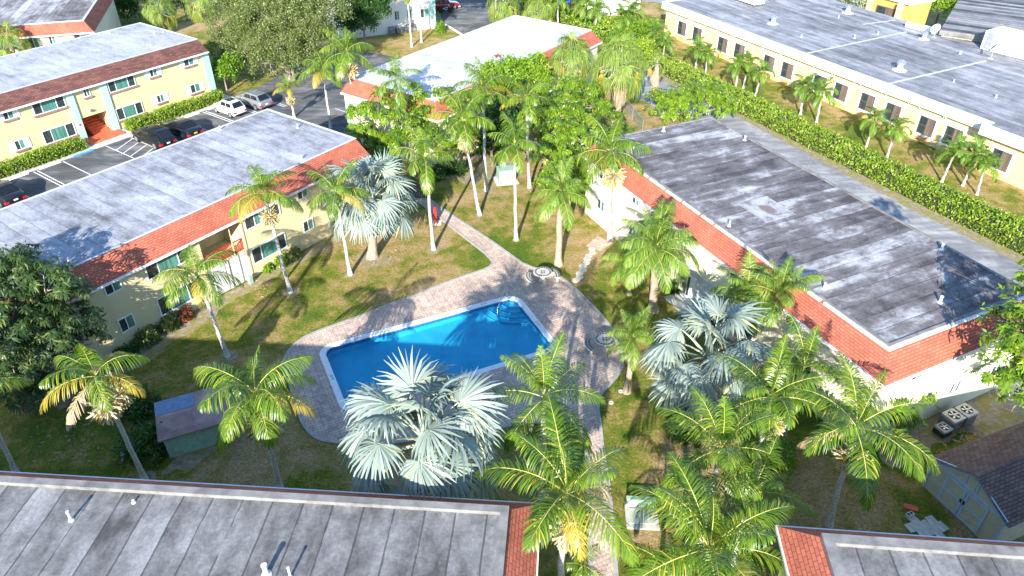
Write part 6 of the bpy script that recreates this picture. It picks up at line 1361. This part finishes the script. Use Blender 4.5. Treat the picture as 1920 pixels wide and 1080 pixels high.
# chain link fences
def chain_mat():
    k = Mat('chain_link'); uv = k.n('TexCoord').outputs['UV']; sp = k.n('SeparateXYZ', None, Vector=uv)
    def ln(e): return k.math('LESS_THAN', k.math('ABSOLUTE', k.math('SUBTRACT', k.math('FRACT', k.math('MULTIPLY', e, 9.0)), 0.5)), 0.11)
    m_ = k.math('MAXIMUM', ln(k.math('ADD', sp.outputs[0], sp.outputs[1])), ln(k.math('SUBTRACT', sp.outputs[0], sp.outputs[1])))
    k.fin((0.5, 0.52, 0.54), 0.45, 0.5, 0.4); k.set(k.b.inputs['Alpha'], m_); return k.m
MT['chain'] = chain_mat()
def fence(a, b, label, h=1.3, slat=None):
    a, b = Vector((a.x, a.y, 0)), Vector((b.x, b.y, 0)); L = (b - a).length; t = thing('chain_link_fence', label, 'fence', a, math.atan2(b.y - a.y, b.x - a.x))
    g = G(); g.quad((0, 0, 0.04), (L, 0, 0.04), (L, 0, h), (0, 0, h), 0, [(0, 0), (L, 0), (L, h), (0, h)]); g.build('mesh', MT['chain'], t)
    g = G(); g.tube([(0, 0, h), (L, 0, h)], 0.025, 6); g.build('top_rail', MT['metal'], t)
    n = max(1, int(L / 2.4))
    for i in range(n + 1): g = G(); g.tube([(L * i / n, 0, 0), (L * i / n, 0, h + 0.06)], 0.032, 8); g.build('post', MT['metal'], t)
fence(AT(1168, 203), AT(1204, 250), 'chain link fence behind the royal palm at the far end of the dark roofed block')
fence(AT(1863, 738), AT(1925, 790), 'chain link fence casting a net shadow beside the garden shed', 1.5)
fence(fr(-63.2, -70, 54.8), fr(-63.2, -18, 54.8), 'low grey fence along the orange building side of the long hedge', 1.1)
# wooden fence between silver palm and walkway top
a, b = AT(742, 372), AT(800, 372); t = thing('wooden_fence', 'dark slatted fence behind the silver palm by the walkway', 'fence', a, math.atan2(b.y - a.y, b.x - a.x)); L = (b - a).length
g = G(); n = int(L / 0.14)
for i in range(n): g.box(i * 0.14, i * 0.14 + 0.11, -0.015, 0.015, 0.05, 1.35)
g.build('slat_panel', plain('dark_boards', (0.10, 0.075, 0.06), 0.8, 0.3, 4), t)
for i in range(3): g = G(); g.box(i * L / 2 - 0.05, i * L / 2 + 0.05, 0.016, 0.1, 0, 1.45); g.build('post', MT['dark_trim'], t)
# garden pipes and rings, litter
for q, lb in (((1164, 734), 'small pale sprinkler ring at the foot of the small feathery palm'), ((1146, 755), 'small pale sprinkler ring in the lawn beside the walk')):
    p = AT(*q); g = G(); g.lathe([(0.14, 0), (0.14, 0.03), (0.09, 0.035), (0.08, 0.01)], n=16); o = g.build('sprinkler_ring', MT['table']); o.location = p; tag(o, lb, 'sprinkler')
# paving slabs by the shed
rng = random.Random(5)
for i, q in enumerate(((1713, 975), (1722, 988), (1735, 984), (1748, 978), (1738, 996), (1752, 992), (1765, 988), (1708, 990), (1728, 1000), (1758, 1000))):
    p = AT(*q); g = G(); a_, b_ = rng.uniform(0.22, 0.32), rng.uniform(0.17, 0.22); g.box(-a_, a_, -b_, b_, 0, 0.04); o = g.build('paving_slab', MT['concrete'], None, False, 0.012); o.location = (p.x, p.y, 0.003 + 0.001 * i); o.rotation_euler = (0, 0, R(-68) + rng.uniform(-0.12, 0.12)); tag(o, 'grey paving slab in the small apron before the shed doors', 'paving slab', 'slabs before the shed doors')
p = AT(1708, 952); g = G(); g.box(-0.3, 0.3, -0.15, 0.15, 0, 0.05); o = g.build('paving_slab', MT['red_paint'], None, False, 0.01); o.location = (p.x, p.y, 0.003); o.rotation_euler = (0, 0, R(-20)); tag(o, 'reddish slab beside the apron of the shed', 'paving slab')
p = AT(1704, 968); g = G(); g.box(-0.2, 0.2, -0.1, 0.1, 0, 0.19); g.box(-0.14, -0.03, -0.06, 0.06, 0.19, 0.195, 1); g.box(0.03, 0.14, -0.06, 0.06, 0.19, 0.195, 1); o = g.build('concrete_block', [MT['concrete'], MT['dark']]); o.location = (p.x, p.y, 0.003); o.rotation_euler = (0, 0, R(25)); tag(o, 'hollow concrete block lying by the shed apron', 'concrete block')  # dark squares on top painted as shade in the hollows
p = AT(228, 845); g = G(); g.tube([(0, 0, 0.05), (0.25, -0.35, 0.08), (0.4, -0.75, 0.05)], [0.04, 0.1, 0.05], 8); o = g.build('pale_pipe', MT['trim'], None, True); o.location = p; tag(o, 'pale length of pipe lying beside the lower left palm trunk', 'pipe')
# pale kerb blocks by the road at the top
for i, (a, b) in enumerate((((836, 47), (850, 56)), ((852, 57), (866, 66)))):
    A_, B2 = AT(*a), AT(*b); d_ = B2 - A_; g = G(); g.box(0, d_.length, -0.12, 0.12, 0, 0.15); o = g.build('road_kerb', MT['white'], None, False, 0.02); o.location = A_; o.rotation_euler = (0, 0, math.atan2(d_.y, d_.x)); tag(o, ('kerb stone nearer the white block at the road edge', 'kerb stone nearer the bright white roof at the road edge')[i], 'kerb stone')
# fallen leaves and fronds: nobody could count them
rng = np.random.default_rng(77)
def litter(name, boxes, n, L, mat, z=0.02):
    c = []
    for (x0, y0, x1, y1) in boxes:
        for _ in range(n): p = AT(rng.uniform(x0, x1), rng.uniform(y0, y1)); c.append((p.x, p.y, z + rng.uniform(0, 0.03)))
    c = np.array(c); m_ = len(c); a = rng.uniform(0, 6.28, m_); d_ = np.stack([np.cos(a), np.sin(a), rng.uniform(-0.1, 0.25, m_)], -1); S = nrm(np.cross(d_, np.array([0, 0, 1.0]) + rng.normal(0, 0.3, (m_, 3)))); ln = L * rng.uniform(0.6, 1.3, (m_, 1))
    o = put(name, np_mesh(name, [strips(np.stack([c, c + d_ * ln * 0.5, c + d_ * ln], 1), S, np.array([L * 0.05, L * 0.18, L * 0.03]), 0)], MT[mat]), None, (0, 0, 0)); tag(o, kind='stuff')
litter('fallen_leaves', [(1480, 860, 1720, 1000), (1760, 800, 1880, 850), (1690, 770, 1850, 860)], 26, 0.24, 'frond_yellow')
litter('dry_litter', [(60, 780, 200, 870), (1780, 790, 1830, 830), (640, 470, 760, 500), (480, 520, 560, 560), (1270, 760, 1330, 880), (800, 300, 880, 330)], 60, 0.2, 'fan_dead')
litter('deck_litter', [(930, 510, 1120, 640), (860, 540, 940, 580)], 26, 0.10, 'hedge_core', 0.035)
# short grass standing on the lawns
def lawn(name, boxes, n, L, mat):
    c = []
    for poly_ in boxes:
        (x0, y0, x1, y1) = poly_
        q = np.stack([rng.uniform(x0, x1, n), rng.uniform(y0, y1, n)], -1); c.append(q)
    return np.concatenate(c)
